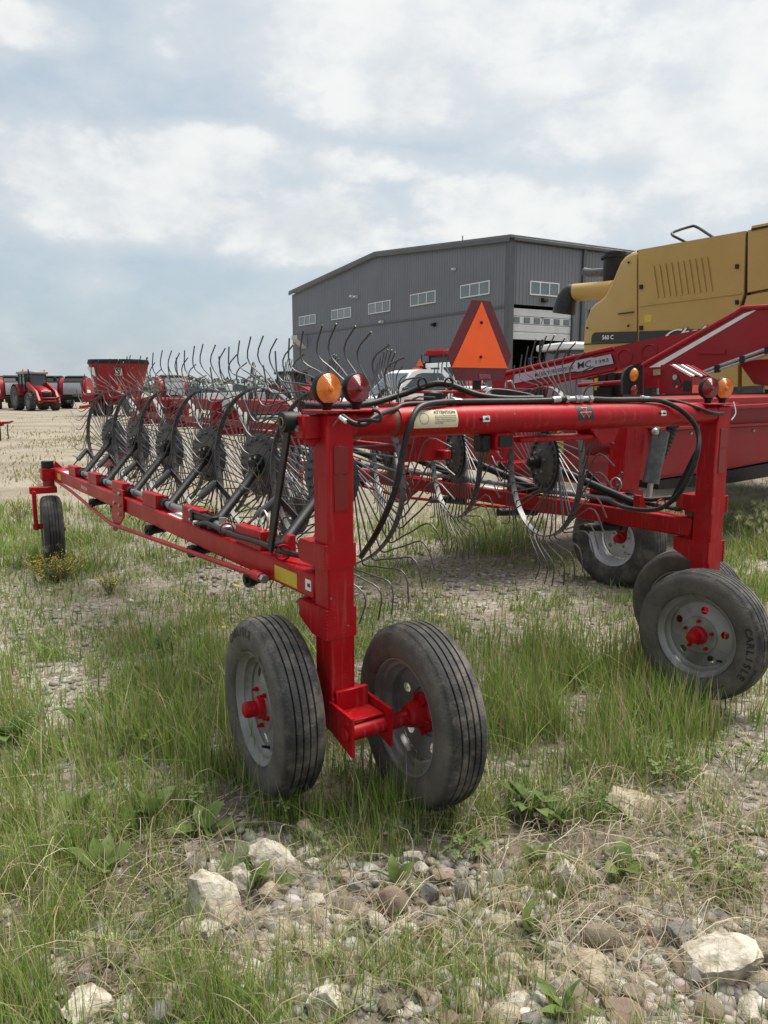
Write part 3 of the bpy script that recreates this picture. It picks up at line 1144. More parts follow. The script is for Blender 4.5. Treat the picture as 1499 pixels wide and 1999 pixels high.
# --- lifting lever, hydraulic cylinder, hoses on the near toolbar -----------------
for s in (1, -1):
    P = PX(s)
    lev = MB()
    lev.bar(P(-.135, .07, 1.435), P(-.115, .30, .93), .040, .012, .003, up=(1, 0, 0))
    lev.lathe([(.014, -.032), (.034, -.032), (.036, -.028), (.036, .028), (.034, .032), (.014, .032)], P(-.135, .065, 1.432), (1, 0, 0), 24)
    lev.build('lift_lever', 'black', rake)
    MB().lathe([(.016, -.036), (.018, -.036), (.018, -.03), (.012, -.03), (.012, -.036)], P(-.135, .065, 1.432), (1, 0, 0), 18).build('lever_bushing', 'zinc_yellow', rake)
    MB().cyl(P(-.12, .04, 1.41), P(-.12, .02, 1.41), .013, 6).build('bolt', 'zinc', rake)
    ln = MB().tube([P(-.11, .31, .945), P(-.03, .38, .93), P(.005, .53, .925)], .013, 10)
    ln.build('lever_link', 'black', rake)
    cy = MB()
    y0 = 1.40
    z0 = az(y0) + .095
    cy.cyl(P(-.02, y0, z0), P(-.02, y0 - .24, z0 + .004), .024, 18)
    cy.box(P(-.02, y0, z0), (.062, .03, .062), b=.004)
    cy.box(P(-.02, y0 - .25, z0), (.062, .035, .062), b=.004)
    for (a, b) in ((-.024, .024), (.024, .024), (-.024, -.024), (.024, -.024)):
        cy.cyl(P(-.02 + a, y0 + .02, z0 + b), P(-.02 + a, y0 - .28, z0 + b), .005, 6)
    cyl_o = cy.build('hydraulic_cylinder', 'black', rake)
    cv = MB()
    cv.box(P(-.02, y0 - .36, z0), (.05, .14, .022), b=.006)
    cv.cyl(P(-.02, y0 - .27, z0), P(-.02, y0 - .42, z0), .014, 12)
    cv.cyl(P(-.02, y0 - .36, z0 - .03), P(-.02, y0 - .36, z0 + .04), .018, 14)
    cv.build('clevis', 'zinc', cyl_o)
    for (a, b) in ((-.024, .024), (.024, .024), (-.024, -.024)):
        MB().cyl(P(-.02 + a, y0 + .015, z0 + b), P(-.02 + a, y0 + .035, z0 + b), .010, 6).build('tie_nut', 'zinc', cyl_o)
    MB().cyl(P(-.045, y0 - .1, z0 - .02), P(-.075, y0 - .1, z0 - .02), .012, 8).build('hose_elbow', 'zinc', cyl_o)
    hs = MB()
    zt = .895
    hs.tube(spline([P(-.055, y0 - .10, z0 - .03), P(-.06, 1.15, zt + .01), P(-.05, .9, zt), P(-.045, .6, zt + .012), P(-.03, .35, zt + .008), P(.03, .16, .91), P(.14, .10, .93)]), .0115, 10)
    hs.build('hydraulic_hose', 'rubber_hose', rake)
    for y in (.92, .33):
        rg = MB().lathe([(.028, -.004), (.034, -.004), (.034, .004), (.028, .004)], P(-.048, y, zt + .012), (.2, 1, .1), 20, close=True)
        rg.build('hose_ring', 'red', rake)
    bd = MB().prism([P(-.02, .40, .872), P(.045, .40, .872), P(.045, .40, .955), P(.02, .40, .955)], (0, .045, 0))
    bd.build('lever_stop', 'red', rake)
    pn = MB().tube(spline([P(.0, .60, .935), P(.0, .57, 1.0), P(.0, .61, 1.035), P(.0, .65, 1.0), P(.0, .62, .935)]), .004, 6)
    pn.build('retaining_pin', 'zinc', rake)

# hoses on the cross tube
TT = TZ + .0585
hz = MB()
hz.tube(spline([RL(705, 1086, 3.1), RL(735, 1040, 2.86), RL(770, 960, 2.79), RL(787, 880, 2.79), RL(800, 830, 2.80), RL(820, 795, 2.86), (.47, -.02, TT + .012), (.62, -.005, TT + .013), (.9, -.005, TT + .012),
                (1.06, -.01, TT + .014)], 8), .0118, 12)
hz.build('hydraulic_hose', 'rubber_hose', rake)
ft = MB()
ft.cyl((1.055, -.01, TT + .014), (1.10, -.01, TT + .018), .015, 12)
ft.cyl((1.14, -.01, TT + .018), (1.30, -.01, TT + .018), .0125, 12)
for x in (1.13, 1.19, 1.215, 1.275):
    ft.cyl((x, -.01, TT + .018), (x + .02, -.01, TT + .018), .018, 6)
ft.build('hose_fitting', 'zinc', rake)
MB().cyl((1.10, -.01, TT + .018), (1.14, -.01, TT + .018), .014, 12).build('hose_sleeve', 'rubber_hose', rake)
hz = MB()
hz.tube(spline([(1.29, -.01, TT + .018), (1.45, -.012, TT + .012), (1.62, -.02, TT + .012), (1.74, -.04, TT + .004), (1.84, -.085, TT - .045), (1.92, -.11, TT - .13), RL(1362, 880, 3.62), RL(1348, 925, 3.62), RL(1320, 970, 3.68), RL(1280, 995, 3.85), RL(1225, 992, 4.05), RL(1190, 978, 4.3)], 8), .0118, 12)
hz.build('hydraulic_hose', 'rubber_hose', rake)
hz = MB()
hz.tube(spline([RL(668, 812, 2.62), RL(690, 826, 2.60), RL(712, 828, 2.62), RL(735, 812, 2.66), (.24, -.035, TT - .01), (.31, -.01, TT + .006), (.5, .01, TT + .008), (.9, .012, TT + .006), (1.4, .012, TT + .006), (1.75, .005, TT + .006), (1.87, -.01, TT + .004),
                (1.99, -.05, TT - .028), (2.08, -.075, TT - .055), (2.18, -.07, TT - .06)], 8), .009, 10)
hz.build('wiring_loom', 'rubber_hose', rake)
lp = MB().tube(spline([RL(700, 822, 2.60), RL(722, 820, 2.58), RL(741, 822, 2.57), RL(742, 806, 2.58), RL(728, 800, 2.60)]), .0065, 8)
lp.build('cable_loop', 'rubber_hose', rake)
MB().cyl(RL(664, 814, 2.62), RL(676, 823, 2.60), .008, 10).build('wire_connector', 'white', rake)
MB().tube(spline([RL(664, 812, 2.62), RL(655, 825, 2.62), RL(650, 832, 2.62)]), .003, 6).build('loose_wire', 'grey_steel', rake)
MB().tube(spline([RL(1432, 784, 3.85), RL(1436, 806, 3.83), RL(1428, 820, 3.82)]), .003, 6).build('loose_wire', 'white', rake)
for x in (.545, 1.665):
    cm = MB()
    vs = []
    for k in range(9):
        a = -.9 + 1.8 * k / 8
        vs.append(Vector((x, -.005 + math.sin(a) * .022, TT + .010 + math.cos(a) * .016)))
    for k in range(8):
        cm.bar(vs[k], vs[k + 1], .035, .003, .0005, up=(vs[k] + vs[k + 1]) / 2 - Vector((x, -.005, TT)))
    cm.box((x, .012, TT + .01), (.02, .015, .04), b=.002)
    cm.build('hose_clamp', 'zinc', rake)
hz = MB()
hz.tube(spline([RL(590, 790, 2.9), RL(650, 792, 3.1), RL(720, 788, 3.3), RL(790, 768, 3.4), RL(845, 750, 3.4), RL(880, 752, 3.4), RL(930, 770, 3.4), RL(985, 778, 3.4), RL(1060, 778, 3.4)], 8), .014, 10)
hz.build('hydraulic_hose', 'rubber_hose', rake)
for k in range(4):
    MB().tube(spline([RL(945 + 4 * k, 772 + 2 * k, 3.5), RL(960, 762 + 2 * k, 3.55), RL(995, 764 + 2 * k, 3.55), RL(1035, 772 + k, 3.5), RL(1050 - 6 * k, 780, 3.45)]), .008, 8).build('hydraulic_hose', 'rubber_hose', rake)
for (x, y) in ((824, 748), (876, 748)):
    c = RL(x, y, 3.38)
    MB().tube([c + Vector((math.cos(a) * .022, 0, math.sin(a) * .022)) for a in np.linspace(0, 2 * math.pi, 15)], .0045, 6, cap=False).build('hose_ring', 'black', rake)

# --- centre boom -----------------------------------------------------------------
XB = LX / 2
bm = MB()
bm.bar((XB, .06, 1.425), (XB, 6.3, 1.40), .13, .095, .008)
bm.build('centre_boom', 'red', rake)
for (z, dx) in ((1.275, -.10), (1.195, .10)):
    MB().bar((XB + dx, .9, z), (XB + dx, 6.2, z), .05, .045, .005).build('boom_rail', 'red', rake)
for y in (1.0, 2.4, 3.8, 5.2, 6.1):
    MB().box((XB, y, 1.30), (.28, .07, .28), b=.005).build('boom_spacer', 'red', rake)
MB().box((XB - .07, 3.65, 1.41), (.002, .16, .10), b=.0004).build('warning_decal', 'white', rake)
und = MB()
und.box((XB - .32, .05, 1.335), (.10, .14, .075), b=.006)
und.box((XB + .05, .04, 1.335), (.55, .10, .022), b=.004)
und.prism([(XB + .18, -.02, 1.37), (XB + .36, -.02, 1.37), (XB + .34, -.02, 1.31), (XB + .26, -.02, 1.30)], (0, .1, 0))
und.build('boom_bracket', 'red', rake)
MB().box((XB - .32, -.025, 1.335), (.07, .004, .045), b=.001).build('bracket_opening', 'dark', rake)
MB().box((XB - .40, .03, 1.33), (.055, .06, .075), b=.01).build('bracket_block', 'black', rake)
for (px, py, yy) in ((745, 0, .55),):
    pass
cl = MB()
cl.tube([(XB - .12, 1.0, 1.36), (XB - .12, 2.2, 1.34)], .03, 14)
cl.build('boom_cylinder', 'grey_steel', rake)
MB().tube([(XB - .12, 2.2, 1.34), (XB - .12, 2.9, 1.335)], .014, 10).build('cylinder_rod', 'zinc', rake)
for k in range(3):
    MB().tube(spline([(XB - .1 + .03 * k, .9, 1.33), (XB - .16 + .03 * k, 1.5, 1.40), (XB - .13 + .02 * k, 2.2, 1.38), (XB - .16, 2.9, 1.36)]), .010, 8).build('hydraulic_hose', 'rubber_hose', rake)
# hitch and front stand, beyond the wheels
hi = MB()
hi.bar((XB, 6.25, 1.38), (XB, 7.5, .62), .12, .10, .008)
hi.bar((XB, 7.45, .63), (XB, 8.3, .55), .10, .09, .008)
hi.build('drawbar', 'red', rake)
MB().box((XB, 7.9, .25), (.07, .07, .62), b=.006).build('parking_jack', 'black', rake)
# slow vehicle emblem on its post
em = MB()
eo = Vector((XB + .06, .60, 0))
zb, wb = 1.585, .20
outl = [(-.105, zb + .0), (.105, zb), (.185, zb + .105)]
pts = [(-.150, zb), (.150, zb), (.205, zb + .125), (.058, zb + .385), (-.058, zb + .385), (-.205, zb + .125)]
em.prism([eo + Vector((x, 0, z)) for x, z in pts], (0, .004, 0))
emb = em.build('slow_vehicle_emblem', 'maroon', rake)
tr = MB().prism([eo + Vector((x, -.0035, z)) for x, z in ((-.178, zb + .062), (.178, zb + .062), (0, zb + .378))], (0, .003, 0))
tr.build('orange_triangle', 'orange', emb)
rv = MB()
for z in (zb + .115, zb + .28):
    rv.lathe([(.0, -.008), (.006, -.007), (.008, -.003), (.008, .0)], eo + Vector((0, -.003, z)), (0, 1, 0), 12)
rv.build('rivet', 'black', emb)
lb = MB().box(eo + Vector((.03, -.002, zb + .02)), (.075, .003, .022), b=.0005)
lb.build('emblem_label', mat('faded_label', (.26, .09, .10), (.15, .02, .03), 90, rough=.4), emb)
MB().box(eo + Vector((0, .02, zb - .06)), (.05, .012, .22), b=.003).build('emblem_bracket', 'black', rake)
fr = MB()
fr.bar((XB - .35, .62, 1.53), (XB + .12, .62, 1.53), .10, .012, .002)
fr.box((XB + .0, .62, 1.50), (.10, .10, .08), b=.003)
fr.bar((XB - .5, .42, 1.475), (XB - .1, .42, 1.475), .06, .05, .004)
fr.build('hose_rack', 'red', rake)
MB().box((XB - .45, .30, 1.50), (.075, .05, .07), b=.008).build('valve_block', 'black', rake)

# --- rake wheels --------------------------------------------------------------------
RR, NT = .42, 40


def tine_mesh(sg):
    pts = []
    d = R_(50)

    def pl(r, a, w):
        return Vector((r * math.cos(a), r * math.sin(a), w * sg))
    p0, p1 = pl(.145, d, -.012), pl(RR - .012, R_(1.5), .0)
    pts += [p0, p0 + (p1 - p0) * .5, p1]
    pts += [pl(RR + .012, R_(0.2), .004), pl(RR + .026, R_(2.2), .006), pl(.468, R_(8.5), .008), pl(.505, R_(15), .008), pl(.540, R_(20.4), .006), pl(.565, R_(22.6), .004), pl(.595, R_(23.2), .0), pl(.63, R_(22), -.004), pl(.702, R_(17.5), -.012)]
    return MB().tube(pts, .0041, 5).mesh('tine', 'tine', 60)


def ring_mesh(sg):
    mb = MB()
    mb.lathe([(RR - .003, -.017), (RR + .003, -.017), (RR + .003, .017), (RR - .003, .017)], (0, 0, 0), (0, 0, 1), 80, close=True)
    return mb.mesh('ring', 'grey_steel', 50)


def plate_mesh(sg):
    z = lambda v: v * sg
    mb = MB()
    prof = [(.045, z(-.02)), (.06, z(-.020)), (.095, z(-.020)), (.112, z(-.006)), (.160, z(-.004)), (.162, z(.0)), (.160, z(.004)), (.112, z(.003)), (.06, z(.03)), (.04, z(.032)), (.0, z(.034))]
    mb.lathe(prof, (0, 0, 0), (0, 0, 1), 40)
    pr2 = [(.0, z(-.03)), (.075, z(-.03)), (.172, z(-.018)), (.174, z(-.014)), (.075, z(-.024)), (.0, z(-.024))]
    mb.lathe(pr2, (0, 0, 0), (0, 0, 1), 40)
    for k in range(20):
        a = 2 * math.pi * k / 20
        c, s_ = math.cos(a) * .138, math.sin(a) * .138
        mb.cyl((c, s_, z(.003)), (c, s_, z(.014)), .012, 7)
        mb.cyl((c, s_, z(-.03)), (c, s_, z(-.04)), .0085, 6)
    return mb.mesh('rake_wheel', 'disc', 40)


def hubcap_mesh(sg):
    z = lambda v: v * sg
    mb = MB()
    mb.lathe([(.038, z(.03)), (.036, z(.06)), (.027, z(.066)), (.026, z(.09)), (.02, z(.094)), (0, z(.094))], (0, 0, 0), (0, 0, 1), 20)
    mb.lathe([(.0, z(-.05)), (.058, z(-.05)), (.060, z(-.046)), (.060, z(-.03))], (0, 0, 0), (0, 0, 1), 24)
    return mb.mesh('hub', 'black', 40)


def hubbolt_mesh(sg):
    mb = MB()
    for k in range(6):
        a = 2 * math.pi * k / 6 + .2
        c, s_ = math.cos(a) * .066, math.sin(a) * .066
        mb.cyl((c, s_, sg * .022), (c, s_, sg * .036), .009, 6)
        c, s_ = math.cos(a) * .045, math.sin(a) * .045
        mb.cyl((c, s_, sg * -.048), (c, s_, sg * -.06), .009, 6)
    return mb.mesh('bolt', 'zinc', 40)


for s in (1, -1):
    P = PX(s)
    # wheel frame: u to the right as seen from the rear, v up, third axis = u x v
    u = Vector((.30 * s, -.954, 0)).normalized()
    v = Vector((0, 0, 1))
    w = u.cross(v)
    sg = -s                                    # the convex side is -w on the near arm, +w on the far arm
    tm, rm, pm, hm, bmh = tine_mesh(sg), ring_mesh(sg), plate_mesh(sg), hubcap_mesh(sg), hubbolt_mesh(sg)
    rnd = random.Random(11 + s)
    for i, (hx, hy, hz_) in enumerate(HUB):
        c = P(hx, hy, hz_)
        tilt = rnd.uniform(-.06, .06)
        Mx = Matrix((u, v, w)).transposed().to_4x4()
        Mx.translation = c
        o = link('rake_wheel', pm, rake)
        o.matrix_local = Mx @ Matrix.Rotation(tilt, 4, 'Y') @ Matrix.Rotation(rnd.uniform(0, .15), 4, 'Z')
        link('ring', rm, o)
        link('hub', hm, o)
        link('bolt', bmh, o)
        single = s > 0 or i == 0
        if single:
            for k in range(NT):
                t = link('tine', tm, o)
                bent = 3.5 if rnd.random() < .12 else 1.0
                t.rotation_euler = (rnd.uniform(-.014, .014) * bent, rnd.uniform(-.014, .014) * bent, 2 * math.pi * k / NT + rnd.uniform(-.016, .016) * bent)
        else:
            mb = MB()
            co = [vv.co.copy() for vv in tm.vertices]
            fc = [tuple(p.vertices) for p in tm.polygons]
            for k in range(NT):
                Rm = Matrix.Rotation(2 * math.pi * k / NT + rnd.uniform(-.012, .012), 3, 'Z')
                mb.add([Rm @ q for q in co], fc)
            tag(mb.build('tines', 'tine', o, angle=60), kind='stuff')
    # straw caught in the hubs
for i in (0, 1, 2):
    hx, hy, hz_ = HUB[i]
    rnd = random.Random(40 + i)
    mb = MB()
    for k in range(26):
        p = Vector((hx - .07, hy - .03, hz_ - .02)) + Vector((rnd.gauss(0, .02), rnd.gauss(0, .02), rnd.gauss(0, .02)))
        q = p + Vector((rnd.gauss(0, .03), rnd.gauss(0, .03), -rnd.uniform(.03, .16)))
        mb.tube([p, (p + q) / 2 + Vector((rnd.gauss(0, .012), rnd.gauss(0, .012), .01)), q], .0014, 4)
    tag(mb.build('caught_straw', 'straw', rake), kind='stuff')

# ------------------------------------------------------------------ pixel helpers on upright planes
class Plane:
    """upright plane through two ground points given as (pixel column, depth)"""

    def __init__(s, a, b):
        s.a = W(a[0], 757, a[1])
        s.b = W(b[0], 757, b[1])
        d = s.b - s.a
        s.d = Vector((d.x, d.y, 0)).normalized()
        n = Vector((-s.d.y, s.d.x, 0))
        s.away = n if n.dot(s.a - Vector((0, 0, CAM_H))) > 0 else -n

    def p(s, px, py, off=0.0):
        """point of the plane under a pixel; off > 0 moves it towards the camera"""
        r = ray(px, py)
        ax, ay = s.a.x - s.away.x * off, s.a.y - s.away.y * off
        dx, dy = s.d.x, s.d.y
        Y = (dx * ay - dy * ax) / (dx - dy * r.x)
        return W(px, py, Y)

    def poly(s, pix, off=0.0):
        return [s.p(x, y, off) for x, y in pix]

    def slab(s, mb, pix, thick, off=0.0):
        mb.prism(s.poly(pix, off), s.away * thick)
        return mb

    def text(s, mb, body, cx, cy, w, h, slope=0.0, off=.004, shear=0.0, bold=0.0):
        """lettering laid on the plane at a pixel, w x h pixels"""
        vs, fs = text_geo(body, 1.0, shear, 1.0, bold)
        x0, x1 = min(v[0] for v in vs), max(v[0] for v in vs)
        y0, y1 = min(v[1] for v in vs), max(v[1] for v in vs)
        pts = []
        for x, y in vs:
            u = ((x - x0) / (x1 - x0) - .5) * w
            v = ((y - y0) / (y1 - y0) - .5) * h
            pts.append(s.p(cx + u, cy - v + slope * u, off))
        mb.add(pts, fs)


def rel(parent, mb):
    """shift world vertices into the frame of a parent that is only translated and turned about z"""
    Mi = Matrix.Rotation(-parent.rotation_euler.z, 3, 'Z')
    loc = Vector(parent.location)
    mb.v = [tuple(Mi @ (Vector(p) - loc)) for p in mb.v]
    return mb


# ------------------------------------------------------------------ workshop building
D0 = 50.0
C0 = W(990, 757, D0)
ANG = math.atan2(.855, -.518)
bld = thing('workshop_building', 'large charcoal corrugated metal workshop with white windows and a low gable', 'building', (C0.x, C0.y, -.08), ANG)
Bi = Matrix.Rotation(-ANG, 3, 'Z')


def toB(p):
    q = Bi @ (Vector(p) - Vector((C0.x, C0.y, -.08)))
    return q


gab = Plane((990, D0), (990, D0))
gab.a = C0.copy()
gab.d = Vector((-.518, .855, 0)).normalized()
gab.away = Vector((.855, .518, 0))
sid = Plane((990, D0), (990, D0))
sid.a = C0.copy()
sid.d = Vector((.855, .518, 0)).normalized()
sid.away = Vector((-.518, .855, 0))
EAVE = toB(gab.p(990, 467)).z
GW = toB(gab.p(570, 568)).x
PEAK = toB(gab.p(740, 495)).z
SL = 46.0
roofz = lambda x: EAVE + (PEAK - EAVE) * (1 - abs(x - GW / 2) / (GW / 2))


def corrugated(parent, name, axis, a0, a1, z0f, z1f, mname, pitch=.30, dep=.032, face=0.0):
    """ribbed sheet; axis 'x': along x at y=face (outside = +y), axis 'y': along -y at x=face (outside = -x)"""
    mb = MB()
    n = max(1, int(round((a1 - a0) / pitch)))
    st = (a1 - a0) / n
    cols = []
    for i in range(n):
        for (f, h) in ((0, 0), (.58, 0), (.68, 1), (.90, 1)):
            cols.append((a0 + (i + f) * st, h * dep))
    cols.append((a1, 0))
    vs = []
    for (a, h) in cols:
        for zf in (z0f, z1f):
            z = zf(a)
            vs.append((a, face + h, z) if axis == 'x' else (face - h, -a, z))
    fs = []
    for i in range(len(cols) - 1):
        q = (2 * i, 2 * i + 2, 2 * i + 3, 2 * i + 1)
        fs.append(q[::-1] if axis == 'x' else q[::-1])
    mb.add(vs, fs)
    return mb.build(name, mname, parent, smooth=False)


band = toB(gab.p(990, 598)).z
corrugated(bld, 'gable_wall', 'x', .25, GW, lambda a: 0, lambda a: band - .07, 'wall_grey')
corrugated(bld, 'gable_wall', 'x', .25, GW, lambda a: band + .07, lambda a: roofz(a) - .2, 'wall_grey')
MB().box((GW / 2, .035, band), (GW - .2, .09, .15), b=.01).build('wall_band', 'wall_trim', bld)
# long side with its door openings
sy = lambda px, py=700: -toB(sid.p(px, py)).y
sz = lambda px, py: toB(sid.p(px, py)).z
dy0, dy1 = sy(998), sy(1114)
dtop = sz(1000, 600)
d2 = sy(1147)
zero = lambda a: 0
corrugated(bld, 'side_wall', 'y', .3, dy0 - .12, zero, lambda a: dtop + .2, 'wall_grey')
corrugated(bld, 'side_wall', 'y', .3, SL, lambda a: dtop + .2, lambda a: EAVE - .2, 'wall_grey')
corrugated(bld, 'side_wall', 'y', dy1 + .12, d2 - .1, zero, lambda a: dtop + .2, 'wall_grey')
corrugated(bld, 'side_wall', 'y', d2 + 5.4, SL, zero, lambda a: dtop + .2, 'wall_grey')
cor = MB().box((.06, -.06, (EAVE) / 2), (.42, .42, EAVE), b=.02)
cor.build('corner_trim', 'wall_trim', bld)
dsp = MB().box((-.10, -sy(1131), EAVE / 2), (.20, .26, EAVE), b=.02)
dsp.build('downspout', 'wall_trim', bld)
MB().box((.10, -dy0 + .06, dtop / 2), (.3, .12, dtop), b=.01).build('door_jamb', 'wall_trim', bld)
MB().box((.10, -dy1 - .06, dtop / 2), (.3, .12, dtop), b=.01).build('door_jamb', 'wall_trim', bld)
# hall behind the openings
hall = MB()
hall.box((8, -SL / 2, dtop + 1.2), (15, SL - .8, .1), b=.01)
hall.box((15.5, -SL / 2, 4), (.1, SL - .8, 8), b=.01)
hall.box((8, -.5, 4), (15, .1, 8), b=.01)
hall.box((8, -SL + .5, 4), (15, .1, 8), b=.01)
hall.build('hall_interior', 'dark', bld)
# overhead door: five sections, half raised
dbot = sz(1000, 662)
ns = 4
for i in range(ns):
    z0 = dbot + (dtop - dbot) * i / ns
    z1 = dbot + (dtop - dbot) * (i + 1) / ns
    o = MB()
    o.box((.14, -(dy0 + dy1) / 2, (z0 + z1) / 2), (.07, dy1 - dy0 - .04, (z1 - z0) - .03), b=.012)
    for k in range(3):
        o.box((.100, -(dy0 + dy1) / 2, z0 + (z1 - z0) * (k + 1) / 4), (.012, dy1 - dy0 - .08, .03), b=.004)
    dp = o.build('door_section', 'door_white', bld)
    if i == 2:
        for k in range(6):
            yy = -(dy0 + (dy1 - dy0) * (k + .5) / 6)
            w = MB().box((.094, yy, (z0 + z1) / 2), (.03, .52, .36), b=.01).build('door_window', 'roof_trim', dp)
            MB().box((.076, yy, (z0 + z1) / 2), (.02, .42, .27), b=.004).build('pane', 'glass_blue', w)
        tx = MB()
        text(tx, '7', .62, flat_fn((.085, -(dy0 + dy1) / 2, (z0 + z1) / 2), (0, -1, 0), (0, 0, 1)))
        tx.build('door_number', 'roof_trim', dp)


def strip_window(axis, a, z, w, h, n=3):
    fr = MB()
    fw = .07
    loc = (lambda p, q, dd: (p, dd, q)) if axis == 'x' else (lambda p, q, dd: (-dd, -p, q))
    sz_ = (lambda p, q, dd: (p, dd, q)) if axis == 'x' else (lambda p, q, dd: (dd, p, q))
    for q in (z - h / 2, z + h / 2):
        fr.box(loc(a, q, .06), sz_(w + fw, fw, .10), b=.008)
    for k in range(n + 1):
        fr.box(loc(a - w / 2 + w * k / n, z, .06), sz_(fw * .9, h, .09), b=.008)
    o = fr.build('window', 'white', bld)
    for k in range(n):
        MB().box(loc(a - w / 2 + w * (k + .5) / n, z, .055), sz_(w / n - fw, h - fw, .02), b=.004).build('pane', 'glass_blue', o)


for (x0, x1, yc) in ((585.5, 617, 625), (649, 686, 612.5), (721, 762.6, 600), (803, 851, 583), (901, 956.5, 565.5)):
    pa, pb = toB(gab.p(x0, yc)), toB(gab.p(x1, yc))
    pc = toB(gab.p((x0 + x1) / 2, yc))
    strip_window('x', (pa.x + pb.x) / 2, pc.z, abs(pa.x - pb.x), .80)
pa, pb = toB(sid.p(1034, 562)), toB(sid.p(1089, 562))
strip_window('y', -(pa.y + pb.y) / 2, pa.z, abs(pa.y - pb.y), .80)
# roof and its trim
rf = MB()
for sgn in (0, 1):
    xs = (-.25, GW / 2) if sgn == 0 else (GW / 2, GW + .25)
    pts = [(xs[0], .25, roofz(max(0, min(GW, xs[0])))), (xs[1], .25, roofz(max(0, min(GW, xs[1])))), (xs[1], .25, roofz(max(0, min(GW, xs[1]))) + .18), (xs[0], .25, roofz(max(0, min(GW, xs[0]))) + .18)]
    rf.prism(pts, (0, -SL - .4, 0))
roof = rf.build('roof', 'roof_trim', bld)
fa = MB()
fa.bar((-.2, .28, EAVE - .1), (GW / 2, .28, PEAK - .1), .06, .28, .01)
fa.bar((GW / 2, .285, PEAK - .1), (GW + .2, .285, EAVE - .1), .06, .28, .01)
fa.build('fascia', 'wall_trim', roof)
gt = MB().box((-.28, -SL / 2, EAVE - .05), (.16, SL, .2), b=.02)
gt.build('gutter', 'wall_trim', roof)
q = toB(gab.p(869, 478))
MB().tube([(q.x, -1.5, q.z - .5), (q.x, -1.5, q.z + .75)], .04, 8).build('antenna', 'roof_trim', roof)


def wall_lamp(px, py, axis, m, size=.26):
    q = toB((gab if axis == 'x' else sid).p(px, py))
    mb = MB()
    if axis == 'x':
        mb.prism([(q.x - size / 2, .05, q.z - size * .4), (q.x - size / 2, .05 + size * 1.0, q.z - size * .1), (q.x - size / 2, .05 + size * .8, q.z + size * .35), (q.x - size / 2, .05, q.z + size * .5)], (size * 1.2, 0, 0))
    else:
        mb.prism([(-.05, q.y - size / 2, q.z - size * .4), (-.05 - size, q.y - size / 2, q.z - size * .1), (-.05 - size * .8, q.y - size / 2, q.z + size * .35), (-.05, q.y - size / 2, q.z + size * .5)], (0, size * 1.2, 0))
    mb.build('wall_lamp', m, bld)


wall_lamp(690, 579, 'x', 'door_white', .3)
wall_lamp(698, 580, 'x', 'door_white', .3)
wall_lamp(748, 629, 'x', 'door_white', .3)
wall_lamp(889, 526, 'x', 'door_white', .22)
wall_lamp(850, 634, 'x', 'black', .3)
wall_lamp(1060, 587, 'y', 'black', .32)
q = toB(gab.p(595, 668))
hd = MB().prism([(q.x - .6, .05, q.z - .6), (q.x - .6, 1.1, q.z + .25), (q.x - .6, 1.1, q.z + .6), (q.x - .6, .05, q.z + .6)], (1.25, 0, 0))
hd.build('exhaust_hood', 'silver_paint', bld)

# ------------------------------------------------------------------ combine harvester
cp = Plane((1455, 11.0), (1140, 13.6))
cb0 = W(1300, 757, 12.2)
comb = thing('combine_harvester', 'tall tan-yellow combine harvester with a louvred side panel behind the red machines', 'combine', (cb0.x, cb0.y, -.08), 0)
DEEP = 2.9
hood = [(1243.0, 488.5), (1236, 488.5), (1228, 491), (1217, 498), (1208.6, 509), (1200, 529), (1192, 549), (1183, 568), (1176, 578), (1167, 586), (1156, 593), (1147, 604.5), (1143, 618), (1138.5, 626), (1137, 644), (1134.5, 672), (1134, 715), (1243.0, 740)]
mb = MB()
# rounded rear hood: outline shrunk towards its outer faces
n = len(hood)
poly = cp.poly(hood)
cen = sum(poly, Vector((0, 0, 0))) / n


def inset(P, k):
    c = cp.p(1243, 640)
    return [c + (p - c) * k for p in P]


rings = [[p + cp.away * .10 for p in inset(poly, .86)], [p + cp.away * .0 for p in inset(poly, .925)], [p + cp.away * .03 for p in inset(poly, .97)], [p + cp.away * .10 for p in inset(poly, 1.0)], [p + cp.away * (DEEP - .1) for p in inset(poly, 1.0)], [p + cp.away * DEEP for p in inset(poly, .92)]]
mb.loft([r[::-1] for r in rings[1:]])
rel(comb, mb).build('rear_hood', 'yellow_paint', comb, angle=50)
mb = cp.slab(MB(), [(1246, 487.8), (1455, 450.6), (1451.5, 574), (1440, 609), (1440, 760), (1246, 745)], .08)
cp.slab(mb, [(1250, 492), (1455, 454), (1440, 609), (1440, 760), (1250, 745)], DEEP - .1, -.09)
side = rel(comb, mb).build('side_panel', 'yellow_paint', comb)
for i in range(10):
    f = i / 9
    x0, y0 = 1273.5 + (1378 - 1273.5) * f, 518 + (501 - 518) * f
    x1, y1 = 1283.5 + (1389 - 1283.5) * f, 582 + (569 - 582) * f
    pts = [cp.p(x0 - 1.5, y0 + 1.5, .002), cp.p(x0 + 2.2, y0, .002), cp.p(x1 + 1.2, y1, .002), cp.p(x1 - 2.5, y1 + .6, .002)]
    v = [pts[0], pts[1], pts[2], pts[3], cp.p(x0 + 2.2, y0 + 1, .018), cp.p(x1 + 1.2, y1 - 1, .015)]
    m2 = MB().add(v, [(0, 1, 4), (0, 4, 5, 3), (1, 2, 5, 4), (2, 3, 5)])
    rel(comb, m2).build('louvre', 'yellow_paint', side, smooth=False)
mb = MB()
mb.tube([cp.p(1246, 598, .004), cp.p(1448, 573, .004)], .012, 8)
rel(comb, mb).build('panel_crease', 'yellow_paint', side)
mb = cp.slab(MB(), [(1460, 449.5), (1720, 402), (1720, 520), (1459, 571)], .08)
cp.slab(mb, [(1458, 577), (1720, 528), (1720, 760), (1448, 760), (1448, 612)], .08, .01)
